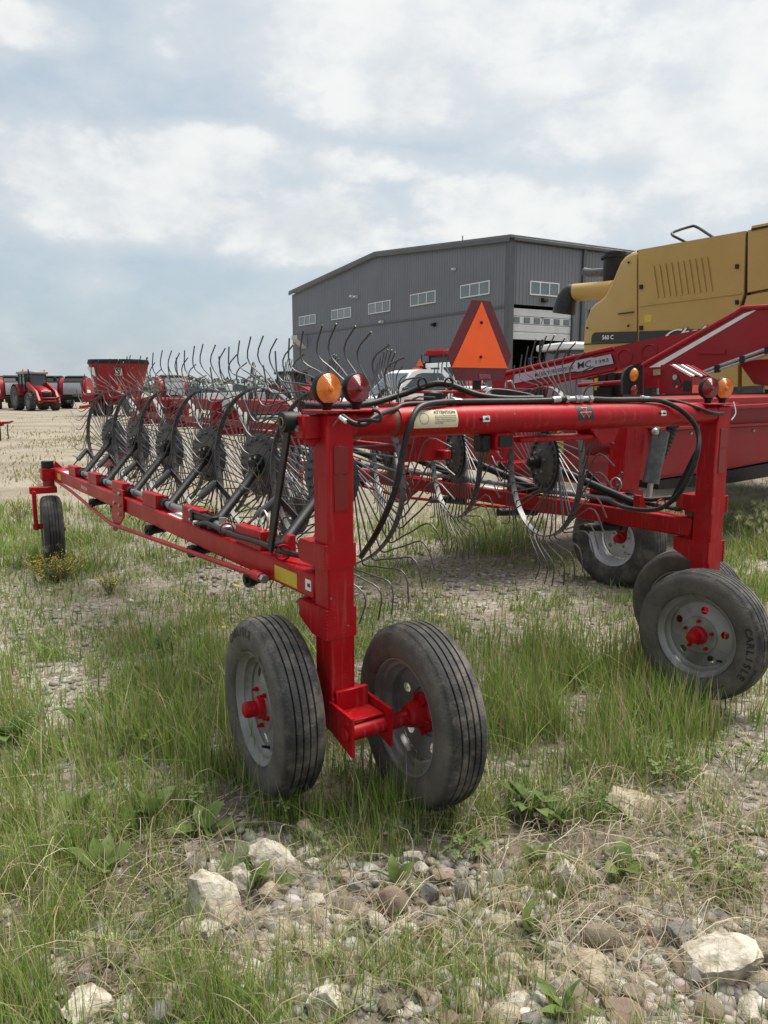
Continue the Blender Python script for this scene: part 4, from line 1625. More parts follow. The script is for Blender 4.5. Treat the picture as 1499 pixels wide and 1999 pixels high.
cp.slab(mb, [(1448, 454), (1720, 406), (1720, 760), (1445, 760)], DEEP, -.1)
front = rel(comb, mb).build('front_panel', 'yellow_paint', comb)
mb = cp.slab(MB(), [(1467, 441), (1720, 393), (1720, 401), (1467, 449)], 2.0, -.3)
rel(comb, mb).build('tank_cover', 'yellow_paint', comb)
mb = cp.slab(MB(), [(1466, 446), (1499, 439.5), (1499, 443), (1466, 450)], .05, .02)
rel(comb, mb).build('cover_seal', 'black', comb)
mb = cp.slab(MB(), [(1243.2, 489), (1246, 489), (1246, 745), (1243.2, 745)], .3, -.04)
cp.slab(mb, [(1455, 454), (1460, 452), (1460, 572), (1452, 612), (1448, 640), (1440, 640), (1444, 607), (1451, 574)], .3, -.03)
rel(comb, mb).build('panel_gap', 'dark', comb)
mb = cp.slab(MB(), [(1161, 649), (1241.5, 647), (1241.5, 666.5), (1154, 669.5), (1154, 661), (1156, 653)], .03, .012)
cp.slab(mb, [(1247, 647), (1400, 641), (1400, 662), (1247, 666)], .03, .012)
stripe = rel(comb, mb).build('side_stripe', 'ink', comb)
mb = MB()
cp.text(mb, '560 C', 1186.5, 658.3, 22, 8.6, -.03, .018, bold=.02)
rel(comb, mb).build('model_lettering', 'white', stripe, smooth=False)
mb, mb2 = MB(), MB()
cp.text(mb, 'Challenger', 1388, 646, 180, 24, -.12, .020, shear=.55, bold=.012)
cp.text(mb2, 'Challenger', 1388, 646.5, 182, 26, -.12, .018, shear=.55, bold=.05)
rel(comb, mb).build('name_lettering', 'white', stripe, smooth=False)
rel(comb, mb2).build('lettering_outline', 'ink', stripe, smooth=False)
for (x, y) in ((1250, 560), (1250, 640), (1437, 520), (1437, 590)):
    mb = cp.slab(MB(), [(x - 2.5, y - 4), (x + 2.5, y - 4.5), (x + 2.5, y + 4), (x - 2.5, y + 4.5)], .03, .03)
    rel(comb, mb).build('panel_latch', 'black', side)
mb = cp.slab(MB(), [(1258, 616), (1272, 613.5), (1272, 628), (1258, 630)], .003, .004)
rel(comb, mb).build('warning_decal', 'yellow', side)
mb = cp.slab(MB(), [(1205, 612), (1236, 608), (1236, 610), (1205, 614)], .02, .03)
rel(comb, mb).build('grab_slot', 'black', comb)
mb = MB()
mb.tube([cp.p(1140, 672, .01), cp.p(1243, 668, .01)], .010, 6)
rel(comb, mb).build('hood_seam', 'dark', comb)
for (x, y) in ((1227, 512), (1226, 636), (1146, 640)):
    m2 = MB().lathe([(.0, -.012), (.016, -.01), (.022, 0)], cp.p(x, y, .02), cp.away, 10)
    rel(comb, m2).build('bolt', 'black', comb)
# rail, auger, exhaust
def cq(px, py, dY):
    return W(px, py, cp.p(px, py).y + dY)


mb = MB().tube(spline([cq(1340, 473, .3), cq(1324, 465, .3), cq(1313, 459, .35), cq(1315, 453, .5), cq(1345, 443, .9), cq(1360, 443, .9), cq(1393, 464, .5)], 5), .022, 8)
rel(comb, mb).build('hand_rail', 'black', comb)
mb = MB().cyl(cq(1200, 565, .6), cq(1118, 571.5, .6), .155, 28)
rel(comb, mb).build('unloading_auger', 'yellow_paint', comb)
mb = MB().tube(spline([cq(1123, 571.5, .6), cq(1112, 575, .55), cq(1105, 590, .5), cq(1101, 612, .5)], 5), [.155 + .004 * i for i in range(16)], 24)
rel(comb, mb).build('auger_boot', 'rubber_hose', comb, angle=60)
mb = MB().lathe([(0, -.5), (.17, -.5), (.2, -.45), (.2, .3), (.0, .3)], cq(1200, 528, .9), (0, 0, 1), 20)
rel(comb, mb).build('air_cleaner', 'black', comb)
mb = MB().lathe([(.24, -.02), (.24, .02), (.0, .03)], cq(1200, 503, .9), (0, 0, 1), 20)
rel(comb, mb).build('air_cleaner_cap', 'black', comb)
mb = MB().tube([cq(1186, 531, .9), cq(1152, 533, .9), cq(1140, 530, .9)], [.075, .075, .07], 16)
rel(comb, mb).build('exhaust_pipe', 'grey_steel', comb)
# chassis and tyres, mostly hidden behind the mower
mb = cp.slab(MB(), [(1150, 715), (1720, 740), (1720, 800), (1180, 795)], 2.6, -.15)
rel(comb, mb).build('chassis', 'black', comb)
for (px, Y, R, w) in ((1205, 13.0, .72, .45), (1640, 9.9, 1.0, .75)):
    c = W(px, 757, Y)
    for dd in (.25, 2.5):
        o = road_wheel(comb, (0, 0, 0), math.atan2(cp.away.y, cp.away.x), -1, R=R, w=w, rr=R * .52, name='combine_wheel', tyre='tyre_dark', hubcap=False)
        q = c + cp.away * dd
        o.location = (q.x - cb0.x, q.y - cb0.y, R)

# ------------------------------------------------------------------ mower conditioner
mc0 = W(1215, 757, 6.3)
mc = thing('mower_conditioner', 'red mower conditioner with a lettered silver decal on its long raised tongue', 'mower', (mc0.x, mc0.y, -.06), 0)
# body sheet metal
bp = Plane((1000, 6.45), (1499, 8.4))
mb = bp.slab(MB(), [(930, 790), (1700, 770), (1700, 862), (1420, 916), (1290, 934), (1140, 945), (1010, 930), (968, 905), (945, 858)], 1.3)
body = rel(mc, mb).build('mower_body', 'red2', mc)
mb = bp.slab(MB(), [(1282, 842), (1700, 822), (1700, 856), (1430, 912), (1290, 928)], .05, .052)
rel(mc, mb).build('side_shield', 'red2', body)
mb = bp.slab(MB(), [(1282, 836), (1700, 815), (1700, 821), (1282, 841)], .10, .10)
rel(mc, mb).build('shield_lip', 'red2', body)
mb = bp.slab(MB(), [(1380, 795), (1700, 778), (1700, 784), (1380, 801)], .15, .14)
rel(mc, mb).build('upper_rail', 'red2', body)
for (x, y) in ((1349, 846), (1471, 841), (1286, 927), (1400, 880)):
    m2 = MB().lathe([(.0, -.012), (.012, -.01), (.018, 0)], bp.p(x, y, .056), bp.away, 10)
    rel(mc, m2).build('bolt', 'zinc', body)
mb = bp.slab(MB(), [(1285, 938), (1420, 919), (1700, 868), (1700, 898), (1420, 944), (1285, 956)], 1.2, -.05)
rel(mc, mb).build('rubber_skirt', 'rubber_hose', mc)
mb = bp.slab(MB(), [(1088, 828), (1100, 828), (1100, 886), (1088, 884)], .004, .003)
rel(mc, mb).build('yellow_stripe', 'yellow', body)
mb = bp.slab(MB(), [(1126, 834), (1146, 834), (1143, 862), (1124, 860)], .004, .003)
lab = rel(mc, mb).build('warning_sticker', 'yellow', body)
mb = MB()
for (x, y) in ((1131, 842), (1139, 842), (1131, 853), (1138, 853)):
    mb.add([bp.p(x - 3, y + 3, .009), bp.p(x + 3, y + 3, .009), bp.p(x, y - 4, .009)], [(0, 1, 2)])
rel(mc, mb).build('warning_symbol', 'ink', lab, smooth=False)
# ledges, bosses and springs on the inner side
mb = bp.slab(MB(), [(1000, 905), (1215, 886), (1215, 898), (1000, 918)], .2, .2)
bp.slab(mb, [(1180, 850), (1216, 846), (1216, 852), (1180, 856)], .2, .2)
rel(mc, mb).build('ledge', 'red2', body)
mb = MB()
for (x, y) in ((1204, 842), (1215, 845), (1207, 880)):
    mb.cyl(bp.p(x, y, .0), bp.p(x, y, .12), .035, 14)
rel(mc, mb).build('boss', 'zinc', body)
mb = MB().lathe([(.05, 0), (.05, .05)], bp.p(1218, 850, .1), (1, 0, 0), 14)
mb.lathe([(0, 0), (.034, .0), (.034, .10), (0, .10)], bp.p(1215, 850, .15), (1, 0, 0), 14)
rel(mc, mb).build('spring_seat', 'black', body)
lp_ = Plane((1200, 5.95), (1300, 6.25))
mb = lp_.slab(MB(), [(1228, 800), (1266, 800), (1246, 956), (1214, 956)], .16)
rel(mc, mb).build('wheel_leg', 'red', mc)
mb = lp_.slab(MB(), [(1214, 956), (1256, 956), (1250, 1040), (1222, 1055)], .10, -.05)
rel(mc, mb).build('axle_arm', 'red2', mc)
mb = MB().cyl(lp_.p(1291, 842, .25), lp_.p(1270, 943, .25), .062, 20)
cy = rel(mc, mb).build('lift_cylinder', 'grey_steel', mc)
mb = MB().cyl(lp_.p(1270, 943, .25), lp_.p(1266, 975, .25), .022, 12)
mb.cyl(lp_.p(1281, 840, .28), lp_.p(1288, 815, .28), .018, 10)
mb.blob(lp_.p(1279, 843, .30), (.03, .03, .03))
mb.blob(lp_.p(1294, 824, .30), (.022, .022, .03))
rel(mc, mb).build('cylinder_rod', 'zinc', cy)
a, b = lp_.p(1322, 806, .1), lp_.p(1292, 892, .1)
pts, rs = [], []
for i in range(45):
    f = i / 44
    pts.append(a + (b - a) * f)
    rs.append((.055 if i % 4 < 2 else .042) * (1 - .35 * f))
mb = MB().tube(pts, rs, 16)
rel(mc, mb).build('bellows_hose', 'rubber_hose', mc, angle=80)
mb = MB()
for k in range(9):
    c = lp_.p(1213 - k * 2.2, 928 + k * 6, .12)
    mb.tube([c + Vector((.012 * (k % 2), .012 * (1 - k % 2), -.026)), c - Vector((.012 * (k % 2), .012 * (1 - k % 2), -.026))], .007, 5)
rel(mc, mb).build('safety_chain', 'grey_steel', mc)
# road wheel
ww = road_wheel(mc, (0, 0, 0), R_(41), -1, R=.385, w=.25, rr=.215, rim='rim_bright', name='mower_wheel', tyre='tyre_dark', deep=.075)
q = W(1207, 1046, 6.15)
ww.location = (q.x - mc0.x, q.y - mc0.y, .395)
q2 = q + Vector((2.6, 1.9, 0))
w2 = road_wheel(mc, (q2.x - mc0.x, q2.y - mc0.y, .37), R_(41), 1, R=.385, w=.25, rr=.215, rim='rim_bright', name='mower_wheel', tyre='tyre_dark', deep=.075)
# tongue
tp = Plane((985, 7.6), (1390, 6.35))
mb = tp.slab(MB(), [(960, 736), (1100, 702.5), (1198, 680), (1382, 642), (1420, 640), (1420, 690), (1217, 719), (1202, 723), (1068, 750), (960, 772)], .16)
tong = rel(mc, mb).build('tongue', 'red2', mc)
mb = MB()
mb.tube([tp.p(960, 735), tp.p(1198, 679.5)], .022, 10)
mb.tube([tp.p(965, 768, .01), tp.p(1068, 748, .01), tp.p(1202, 721, .01)], .018, 10)
rel(mc, mb).build('tongue_flange', 'red2', tong)
mb = tp.slab(MB(), [(1199, 677), (1260, 663.5), (1382, 640.5), (1385, 668), (1206, 722)], .02, .022)
gp = rel(mc, mb).build('tongue_plate', 'red2', tong)
for (x, y) in ((1219.5, 697.5), (1267, 688)):
    m2 = MB().lathe([(.058, .0), (.062, -.006), (.068, -.006), (.072, .0)], tp.p(x, y, .026), tp.away, 32)
    rel(mc, m2).build('pressed_ring', 'red2', gp)
dec = tp.slab(MB(), [(997, 749.5), (1005.5, 731), (1109.6, 709.6), (1126, 703.5), (1155, 697.5), (1158, 698.5), (1192, 691.5), (1197.6, 709.6), (1159.5, 717), (1154, 721.6), (1127, 725.5), (1122, 724.5)], .003, .0235)
dl = rel(mc, dec).build('tongue_decal', 'sign_grey', tong)
for (tx_, cx, cy, w, h, sl) in (('MASSEY FERGUSON', 1081, 724.5, 75, 8, -.205), ('MC', 1140.5, 711.5, 27, 13.5, -.16), ('1393', 1175, 704.5, 26, 7.5, -.19)):
    for (mn, k, off, m_) in (('lettering', 0.0, .029, 'ink'), ('lettering_edge', 1.0, .027, 'white')):
        mb = MB()
        tp.text(mb, tx_, cx, cy, w + 1.6 * k, h + 1.4 * k, sl, off, bold=.014 + .03 * k)
        rel(mc, mb).build(mn, m_, dl, smooth=False)
# gooseneck panel with white stripe
gn = Plane((1254, 6.25), (1499, 5.75))
mb = gn.slab(MB(), [(1256, 714), (1440, 610), (1447, 603.5), (1470, 601.5), (1499, 600), (1700, 588), (1700, 660), (1499, 690), (1375, 728), (1262, 740)], .2)
gnk = rel(mc, mb).build('gooseneck', 'red2', mc)
mb = gn.slab(MB(), [(1264, 719), (1283, 719), (1481, 602.8), (1452, 612)], .003, .0035)
rel(mc, mb).build('white_stripe', 'white', gnk)
mb = MB().tube([gn.p(1254, 714), gn.p(1440, 609), gn.p(1448, 602), gn.p(1700, 587)], .02, 10)
rel(mc, mb).build('edge_rail', 'red2', gnk)
mb = gn.slab(MB(), [(1364, 681), (1414, 681), (1416, 684), (1416, 688), (1414, 690.5), (1364, 690.5), (1362, 687), (1362, 684)], .03, .022)
rel(mc, mb).build('step_rib', 'red2', gnk)
mb = MB().tube([gn.p(1330, 746, .05), gn.p(1380, 723, .05), gn.p(1490, 683, .05), gn.p(1700, 660, .05)], .014, 10)
mb.tube([gn.p(1380, 729, .06), gn.p(1499, 690, .06), gn.p(1700, 668, .06)], .010, 8)
rel(mc, mb).build('steel_line', 'zinc', gnk)
for (x, y) in ((1399, 720), (1448, 702), (1497, 684)):
    m2 = gn.slab(MB(), [(x - 5, y - 6), (x + 5, y - 8), (x + 5, y + 6), (x - 5, y + 8)], .06, .08)
    rel(mc, m2).build('line_clamp', 'black', gnk)
mb = gn.slab(MB(), [(1443, 709), (1476, 702), (1700, 690), (1700, 750), (1502, 754), (1472, 750)], .12, -.3)
rel(mc, mb).build('pivot_frame', 'red2', mc)
mb = gn.slab(MB(), [(1380, 758), (1490, 752), (1490, 766), (1380, 772)], .08, -.25)
rel(mc, mb).build('link_bar', 'grey_steel', mc)
# hitch box in front of it
hb = Vector((W(1347, 757, 5.15).x, 5.15, 0))
er, ed = Vector((math.cos(TH), math.sin(TH), 0)), Vector((-math.sin(TH), math.cos(TH), 0))
zt, zb = W(1347, 736, 5.15).z, W(1347, 768, 5.15).z


def H(r, d, z):
    return hb + er * r + ed * d + Vector((0, 0, z))


for r in (0, .235):
    mb = MB().prism([H(r, 0, zb), H(r, 0, zt), H(r, .17, zt + .085), H(r, .24, zt + .085), H(r, .24, zb)], er * .012)
    hx = rel(mc, mb).build('hitch_plate', 'red2', mc)
mb = MB().prism([H(.012, -.004, zb), H(.235, -.004, zb), H(.235, -.004, zt), H(.19, -.004, zt), H(.17, -.004, zt - .015), H(.10, -.004, zt - .015), H(.08, -.004, zt), H(.012, -.004, zt)], ed * .012)
hf = rel(mc, mb).build('hitch_front', 'red2', mc)
mb = MB().prism([H(.014, -.007, zb + .004), H(.233, -.007, zb + .004), H(.233, -.007, zb + .055), H(.014, -.007, zb + .055)], ed * .002)
rel(mc, mb).build('orange_reflector', mat('orange_red_tape', (.75, .07, .03), (.66, .06, .03), 20, rough=.35), hf)
for (r, w, m_) in ((.04, .03, 'white'), (.085, .035, 'black'), (.13, .025, 'white'), (.18, .03, 'red2')):
    mb = MB().bar(H(r, .01, zt + .006), H(r, .17, zt + .083), w, .012, .002)
    rel(mc, mb).build('hitch_bar', m_, mc)
mb = MB().prism([H(-.006, .10, zt - .075), H(-.006, .06, zt - .06), H(-.006, .10, zt + .02), H(-.006, .135, zt + .01), H(-.006, .14, zt - .02)], er * .008)
rel(mc, mb).build('latch_tab', 'maroon', mc)
mb = MB().cyl(H(-.012, .115, zt - .0), H(.0, .115, zt), .018, 14)
mb.cyl(H(-.012, .095, zt - .062), H(.0, .095, zt - .062), .009, 10)
rel(mc, mb).build('latch_pin', 'zinc', mc)
mb = MB().box(H(-.003, .02, zb + .05), (.06, .008, .07), R=rotz(TH + math.pi / 2), b=.002)
rel(mc, mb).build('latch_window', 'dark', mc)
# tail lamp on its arm
tl = Plane((1215, 5.35), (1256, 5.35))
mb = tl.slab(MB(), [(1216, 770), (1216, 738), (1219, 726), (1226, 717), (1236, 713), (1252, 712), (1254, 716), (1254, 770)], .05)
hs = rel(mc, mb).build('tail_lamp', 'black', mc)
mb = tl.slab(MB(), [(1254.3, 711), (1256.5, 712), (1256.5, 772), (1254.3, 772)], .06, .005)
rel(mc, mb).build('lamp_plate', 'red2', hs)
for (cx, cy, rx, ry, m_) in ((1237.5, 732, 9, 13.5, 'amber'), (1238, 761, 8.5, 10.5, 'redlens')):
    mb = MB()
    rings = []
    for (k, off) in ((1.0, .0), (.97, .010), (.75, .020), (.4, .026), (.02, .028)):
        rings.append([tl.p(cx + rx * k * math.cos(a) + 1.5 * math.sin(a) * -1, cy + ry * k * math.sin(a), off) for a in np.linspace(0, 2 * math.pi, 21)[:-1]])
    mb.loft(rings, cap=False)
    rel(mc, mb).build('lens', m_, hs)
tb = Plane((1256, 5.5), (1295, 5.4))
mb = tb.slab(MB(), [(1255, 718), (1292, 716), (1292, 770), (1284, 770), (1284, 757), (1255, 757)], .05)
tb.slab(mb, [(1255, 739), (1283, 738), (1283, 757), (1255, 757)], .05, .06)
rel(mc, mb).build('lamp_arm', 'red2', mc)
mb = tb.slab(MB(), [(1275, 722), (1289, 720), (1289, 731), (1275, 733)], .03, .08)
rel(mc, mb).build('angle_bracket', 'zinc_yellow', mc)
mb = MB()
for k in range(4):
    mb.lathe([(.009, -.002), (.014, 0), (.009, .002)], tb.p(1277, 760 + k * 3, .05), (0, 0, 1), 10)
mb.cyl(tb.p(1285, 758, .06), tb.p(1285, 770, .06), .012, 8)
rel(mc, mb).build('spring_bolt', 'zinc', mc)
# gear housing and boxes under the tongue
bo = Plane((1060, 6.9), (1220, 6.3))
mb = bo.slab(MB(), [(1158, 735), (1216, 727), (1216, 775), (1158, 775)], .25)
rel(mc, mb).build('control_box', 'black', mc)
mb = bo.slab(MB(), [(1165, 732), (1182, 731), (1182, 748), (1165, 749)], .03, .03)
bo.slab(mb, [(1186, 731), (1200, 729), (1200, 747), (1186, 748)], .03, .03)
bo.slab(mb, [(1165, 756), (1192, 756), (1192, 775), (1165, 775)], .05, .05)
rel(mc, mb).build('box_cover', 'black', mc)
mb = MB().tube([bo.p(1130, 752, .12), bo.p(1216, 746, .2)], .018, 10)
rel(mc, mb).build('lamp_rod', 'red2', mc)
mb = bo.slab(MB(), [(1068, 757), (1108, 744), (1134, 741), (1137, 775), (1068, 775)], .3)
rel(mc, mb).build('gear_housing', 'grey_paint', mc)
mb = bo.slab(MB(), [(1160, 739), (1165, 738), (1165, 761), (1160, 762)], .04, .05)
rel(mc, mb).build('yellow_tab', 'yellow', mc)
# pale folded pipe on the body
mb = MB().tube(spline([W(987, 757, 6.0), W(988, 747, 6.0), W(993, 745, 6.0), W(998, 745, 6.0), W(1003, 757, 6.0)]), .008, 8)
rel(mc, mb).build('guard_loop', 'zinc', mc)

# ------------------------------------------------------------------ tractors, balers, vehicles of the yard
def lug_wheel(parent, loc, R, w, rr, rim='rim', hub='grey_paint', name='wheel', out=1):
    prof = [(rr, -w * .40), (rr + .05, -w * .48), (R * .9, -w * .5), (R * .955, -w * .44), (R * .965, 0), (R * .955, w * .44), (R * .9, w * .5), (rr + .05, w * .48), (rr, w * .40)]
    rm = MB().lathe([(rr + .02, -w * .42), (rr - .02, -w * .42), (rr - .06, -w * .2), (rr - .08, out * w * .05), (rr * .45, out * w * .08), (rr * .42, out * w * .2), (0, out * w * .2)], (0, 0, 0), (0, 1, 0), 28)
    rm.lathe([(rr + .02, w * .42), (rr - .02, w * .42), (rr - .06, w * .2), (rr - .08, out * w * .05)], (0, 0, 0), (0, 1, 0), 28)
    o = rm.build(name, rim, parent, angle=50)
    o.location = loc
    t = MB().lathe(prof, (0, 0, 0), (0, 1, 0), 40)
    nl = 20
    for i in range(nl * 2):
        a = math.pi * i / nl
        sgn = 1 if i % 2 else -1
        p0 = Vector((R * .975 * math.cos(a), sgn * .02, R * .975 * math.sin(a)))
        a2 = a + .16
        p1 = Vector((R * .955 * math.cos(a2), sgn * w * .49, R * .955 * math.sin(a2)))
        t.bar(p0, p1, R * .045, R * .07, .006, up=(math.cos(a), 0, math.sin(a)))
    t.build('tyre', 'tyre_dark', o, angle=40)
    return o


def tractor(label, loc, rz, roof='grey_paint', paint='red2', loader=True, rear_sign=False, beacons=False, group='tractors parked in the yard', sc=1.0):
    T = thing('tractor', label, 'tractor', loc, rz, group)
    T.scale = (sc, sc, sc)
    # x forward, y left
    for s in (1, -1):
        lug_wheel(T, (-1.25, .92 * s, .93), .93, .58, .50, out=s, name='rear_wheel')
        lug_wheel(T, (1.45, .88 * s, .68), .68, .46, .36, out=s, name='front_wheel')
    ch = MB().box((.2, 0, .85), (3.4, .62, .5), b=.05)
    ch.box((1.45, 0, .68), (.25, 1.5, .22), b=.03)
    ch.box((-1.25, 0, .93), (.4, 1.6, .4), b=.05)
    ch.build('chassis', 'black', T)
    hood = MB()
    sec = lambda x, w, z0, z1, r: [(x, -w, z0), (x, -w, z1 - r), (x, -w + r * .6, z1 - r * .3), (x, -w + r * 1.6, z1), (x, w - r * 1.6, z1), (x, w - r * .6, z1 - r * .3), (x, w, z1 - r), (x, w, z0)]
    hood.loft([[Vector(p) for p in sec(*a)] for a in ((.25, .46, 1.05, 1.86, .18), (1.2, .45, 1.05, 1.80, .18), (1.95, .43, 1.05, 1.66, .2), (2.25, .40, 1.05, 1.5, .2), (2.32, .34, 1.10, 1.36, .15))])
    ho = hood.build('hood', paint, T, angle=45)
    MB().box((2.31, 0, 1.2), (.06, .62, .28), b=.02).build('grille', 'black', ho)
    for s in (1, -1):
        MB().box((2.28, .25 * s, 1.44), (.06, .18, .08), b=.02).build('headlight', 'white', ho)
        MB().box((1.3, .455 * s, 1.35), (1.2, .02, .35), b=.01).build('side_grille', 'black', ho)
    # cab
    posts = MB()
    for s in (1, -1):
        for (x0, x1) in ((.28, .12), (-.55, -.6), (-1.38, -1.25)):
            posts.bar((x0, .80 * s, 1.35), (x1, .76 * s, 2.72), .07, .07, .01)
        posts.bar((.28, .80 * s, 1.38), (-1.38, .80 * s, 1.38), .06, .08, .01)
    posts.bar((.28, -.8, 1.38), (.28, .8, 1.38), .06, .08, .01)
    posts.box((-.5, 0, 1.15), (1.6, 1.5, .5), b=.05)
    cab = posts.build('cab', 'black', T)
    for s in (1, -1):
        MB().add([(.27, .78 * s, 1.42), (-1.36, .78 * s, 1.42), (-1.24, .74 * s, 2.70), (.11, .74 * s, 2.70)], [(0, 1, 2, 3)]).build('side_glass', 'glass', cab)
    MB().add([(.29, -.77, 1.42), (.29, .77, 1.42), (.12, .74, 2.70), (.12, -.74, 2.70)], [(0, 1, 2, 3)]).build('windscreen', 'glass', cab)
    MB().add([(-1.39, -.77, 1.42), (-1.39, .77, 1.42), (-1.26, .74, 2.70), (-1.26, -.74, 2.70)], [(0, 1, 2, 3)]).build('rear_glass', 'glass', cab)
    st = MB().box((-.75, 0, 1.65), (.5, .5, .15), b=.05)
    st.box((-1.0, 0, 1.95), (.14, .48, .6), b=.05)
    st.build('driver_seat', 'dark', cab)
    rf = MB().box((-.55, 0, 2.80), (1.95, 1.75, .20), b=.08)
    rf.box((-.55, 0, 2.90), (1.4, 1.3, .08), b=.03)
    rf.build('cab_roof', roof, cab)
    for s in (1, -1) if beacons else ():
        MB().lathe([(.06, 0), (.06, .14), (.03, .19), (0, .19)], (-.1, .78 * s, 2.9), (0, 0, 1), 12).build('beacon', 'orange', cab)
    for s in (1, -1):
        f = MB()
        for k in range(9):
            a = R_(20 + k * 17)
            f.box((-1.25 + 1.04 * math.cos(a), .88 * s, .93 + 1.04 * math.sin(a)), (.32, .56, .06), R=Matrix.Rotation(math.pi / 2 - a, 3, 'Y'), b=.01)
        f.build('rear_fender', paint, T)
        m_ = MB().tube([(.2, .82 * s, 2.5), (.35, 1.25 * s, 2.55), (.35, 1.32 * s, 2.45)], .025, 6)
        m_.box((.36, 1.36 * s, 2.35), (.10, .24, .36), b=.03)
        m_.build('wing_mirror', 'black', cab)
    ex = MB().tube([(.42, -.55, 1.5), (.42, -.55, 2.45)], .10, 12)
    ex.tube([(.42, -.55, 2.45), (.42, -.55, 2.95), (.34, -.55, 3.05)], .05, 10)
    ex.build('exhaust_stack', 'black', T)
    if loader:
        for s in (1, -1):
            am = MB()
            am.prism([(.1, .62 * s, 2.0), (.55, .62 * s, 2.12), (2.35, .62 * s, 1.45), (3.0, .62 * s, .62), (2.75, .62 * s, .55), (2.1, .62 * s, 1.25), (.4, .62 * s, 1.75)], (0, .14 * s, 0))
            am.prism([(.2, .60 * s, 1.9), (.75, .60 * s, 1.85), (.85, .60 * s, .8), (.3, .60 * s, .8)], (0, .1 * s, 0))
            am.build('loader_arm', paint, T)
            MB().tube([(.7, .80 * s, 1.2), (2.2, .80 * s, 1.28)], .05, 8).build('loader_cylinder', 'grey_steel', T)
        cr = MB().box((2.9, 0, .72), (.14, 1.5, .14), b=.02)
        cr.box((3.0, 0, .95), (.10, 1.35, .10), b=.02)
        for s in (1, -1):
            cr.box((3.0, .6 * s, .8), (.14, .08, .5), b=.02)
        cr.build('loader_carrier', paint, T)
    if rear_sign:
        sg = MB().prism([(-1.55, 1.05 - .13, 2.35), (-1.55, 1.05 + .13, 2.35), (-1.55, 1.05, 2.6)], (-.02, 0, 0))
        sg.build('slow_vehicle_emblem', 'orange', T)
        MB().box((-1.5, 1.15, 2.26), (.08, .34, .06), b=.01).build('lamp_bar', 'orange', T)
        MB().tube([(-1.3, .8, 2.7), (-1.5, 1.0, 2.75), (-1.5, 1.0, 2.45)], .02, 6).build('lamp_bracket', 'black', T)
    return T


def yard(px, py, z=-.076):
    p = G(px, py, z)
    return (p.x, p.y, z)


tractor('red loader tractor with grey cab roof parked at the left in front of round balers', yard(72, 801), R_(-48), roof='grey_paint', beacons=True, sc=.96)
tractor('tractor with a red cab roof and small orange triangle, partly behind the big orange emblem', (W(893, 757, 28).x, 28, -.07), R_(75), roof='red2', loader=False, rear_sign=True, sc=1.0)
tractor('red tractor with a white cab roof standing before the half-open overhead door', (W(1092, 757, 25).x, 25.0, -.07), R_(-165), roof='white_paint', loader=False, sc=1.03)
tractor('dark-roofed red tractor parked against the left end of the grey workshop', (W(578, 757, 56).x, 56, -.07), R_(-40), roof='black', loader=True, sc=.95)


def baler(label, loc, rz):
    B = thing('round_baler', label, 'baler', loc, rz, 'round balers lined up across the yard')
    # x towards the viewer, y across
    core = MB()
    pr = [(1.25 * math.cos(a) * .95, 1.5 + 1.02 * math.sin(a)) for a in np.linspace(-.5, math.pi + .5, 15)]
    core.prism([Vector((x, -.72, z)) for x, z in pr], (0, 1.44, 0))
    core.build('bale_chamber', 'black', B, angle=30)
    for s in (1, -1):
        sh = MB()
        pr = [(1.12 * math.cos(a), 1.42 + 1.0 * math.sin(a)) for a in np.linspace(-.25, math.pi * .95, 12)] + [(-1.3, .9), (.9, .75)]
        sh.prism([Vector((x, .74 * s, z)) for x, z in pr], (0, .26 * s, 0))
        sh.build('side_shield', 'red2', B)
        lug_wheel(B, (-.2, 1.12 * s, .5), .5, .40, .27, out=s, name='wheel')
        MB().box((.3, 1.004 * s, 1.35), (.9, .008, .25), b=.002).build('shield_decal', 'white', B)
    MB().prism([(1.05, -.68, 1.9), (1.18, -.68, 1.45), (1.14, -.68, 1.1), (1.28, -.68, 1.1), (1.32, -.68, 1.5), (1.15, -.68, 2.0)], (0, 1.36, 0)).build('front_panel', 'silver_paint', B)
    dk = MB().box((1.1, 0, .75), (.6, 1.5, .5), b=.05)
    dk.bar((1.2, 0, .6), (2.9, 0, .55), .18, .18, .02)
    dk.build('pickup', 'black', B)
    tp_ = MB()
    for k in range(5):
        tp_.cyl((.55 - .28 * k, -.7, 2.50 - .03 * abs(k - 2)), (.55 - .28 * k, .7, 2.50 - .03 * abs(k - 2)), .07, 8)
    tp_.build('roller', 'black', B)


baler('red and black round baler directly behind the loader tractor cab', (W(27, 757, 60).x, 60, -.07), R_(-60))
baler('round baler at the far left cut off by the picture edge', (W(-12, 757, 62).x, 62, -.07), R_(-70))
baler('round baler just right of the loader tractor, partly hidden by it', (W(104, 757, 62).x, 62, -.07), R_(-85))
baler('red and black round baler standing free between tractor and feed mixer', (W(150, 757, 62).x, 62, -.07), R_(-85))
baler('red-shouldered round baler seen through the tines right of the feed mixer', (W(333, 757, 58).x, 58, -.07), R_(-60))

# feed mixer
mx0 = W(234, 757, 46)
mx = thing('feed_mixer', 'tall tapered red feed mixer wagon with black rim and white S emblem', 'feed mixer', (mx0.x, mx0.y, -.07), R_(-8))


def oval(w, d, z, k=.35, n=36):
    out = []
    for i in range(n):
        a = 2 * math.pi * i / n
        c, s_ = math.cos(a), math.sin(a)
        out.append(Vector((w * math.copysign(abs(c) ** .55, c), d * math.copysign(abs(s_) ** .75, s_), z)))
    return out


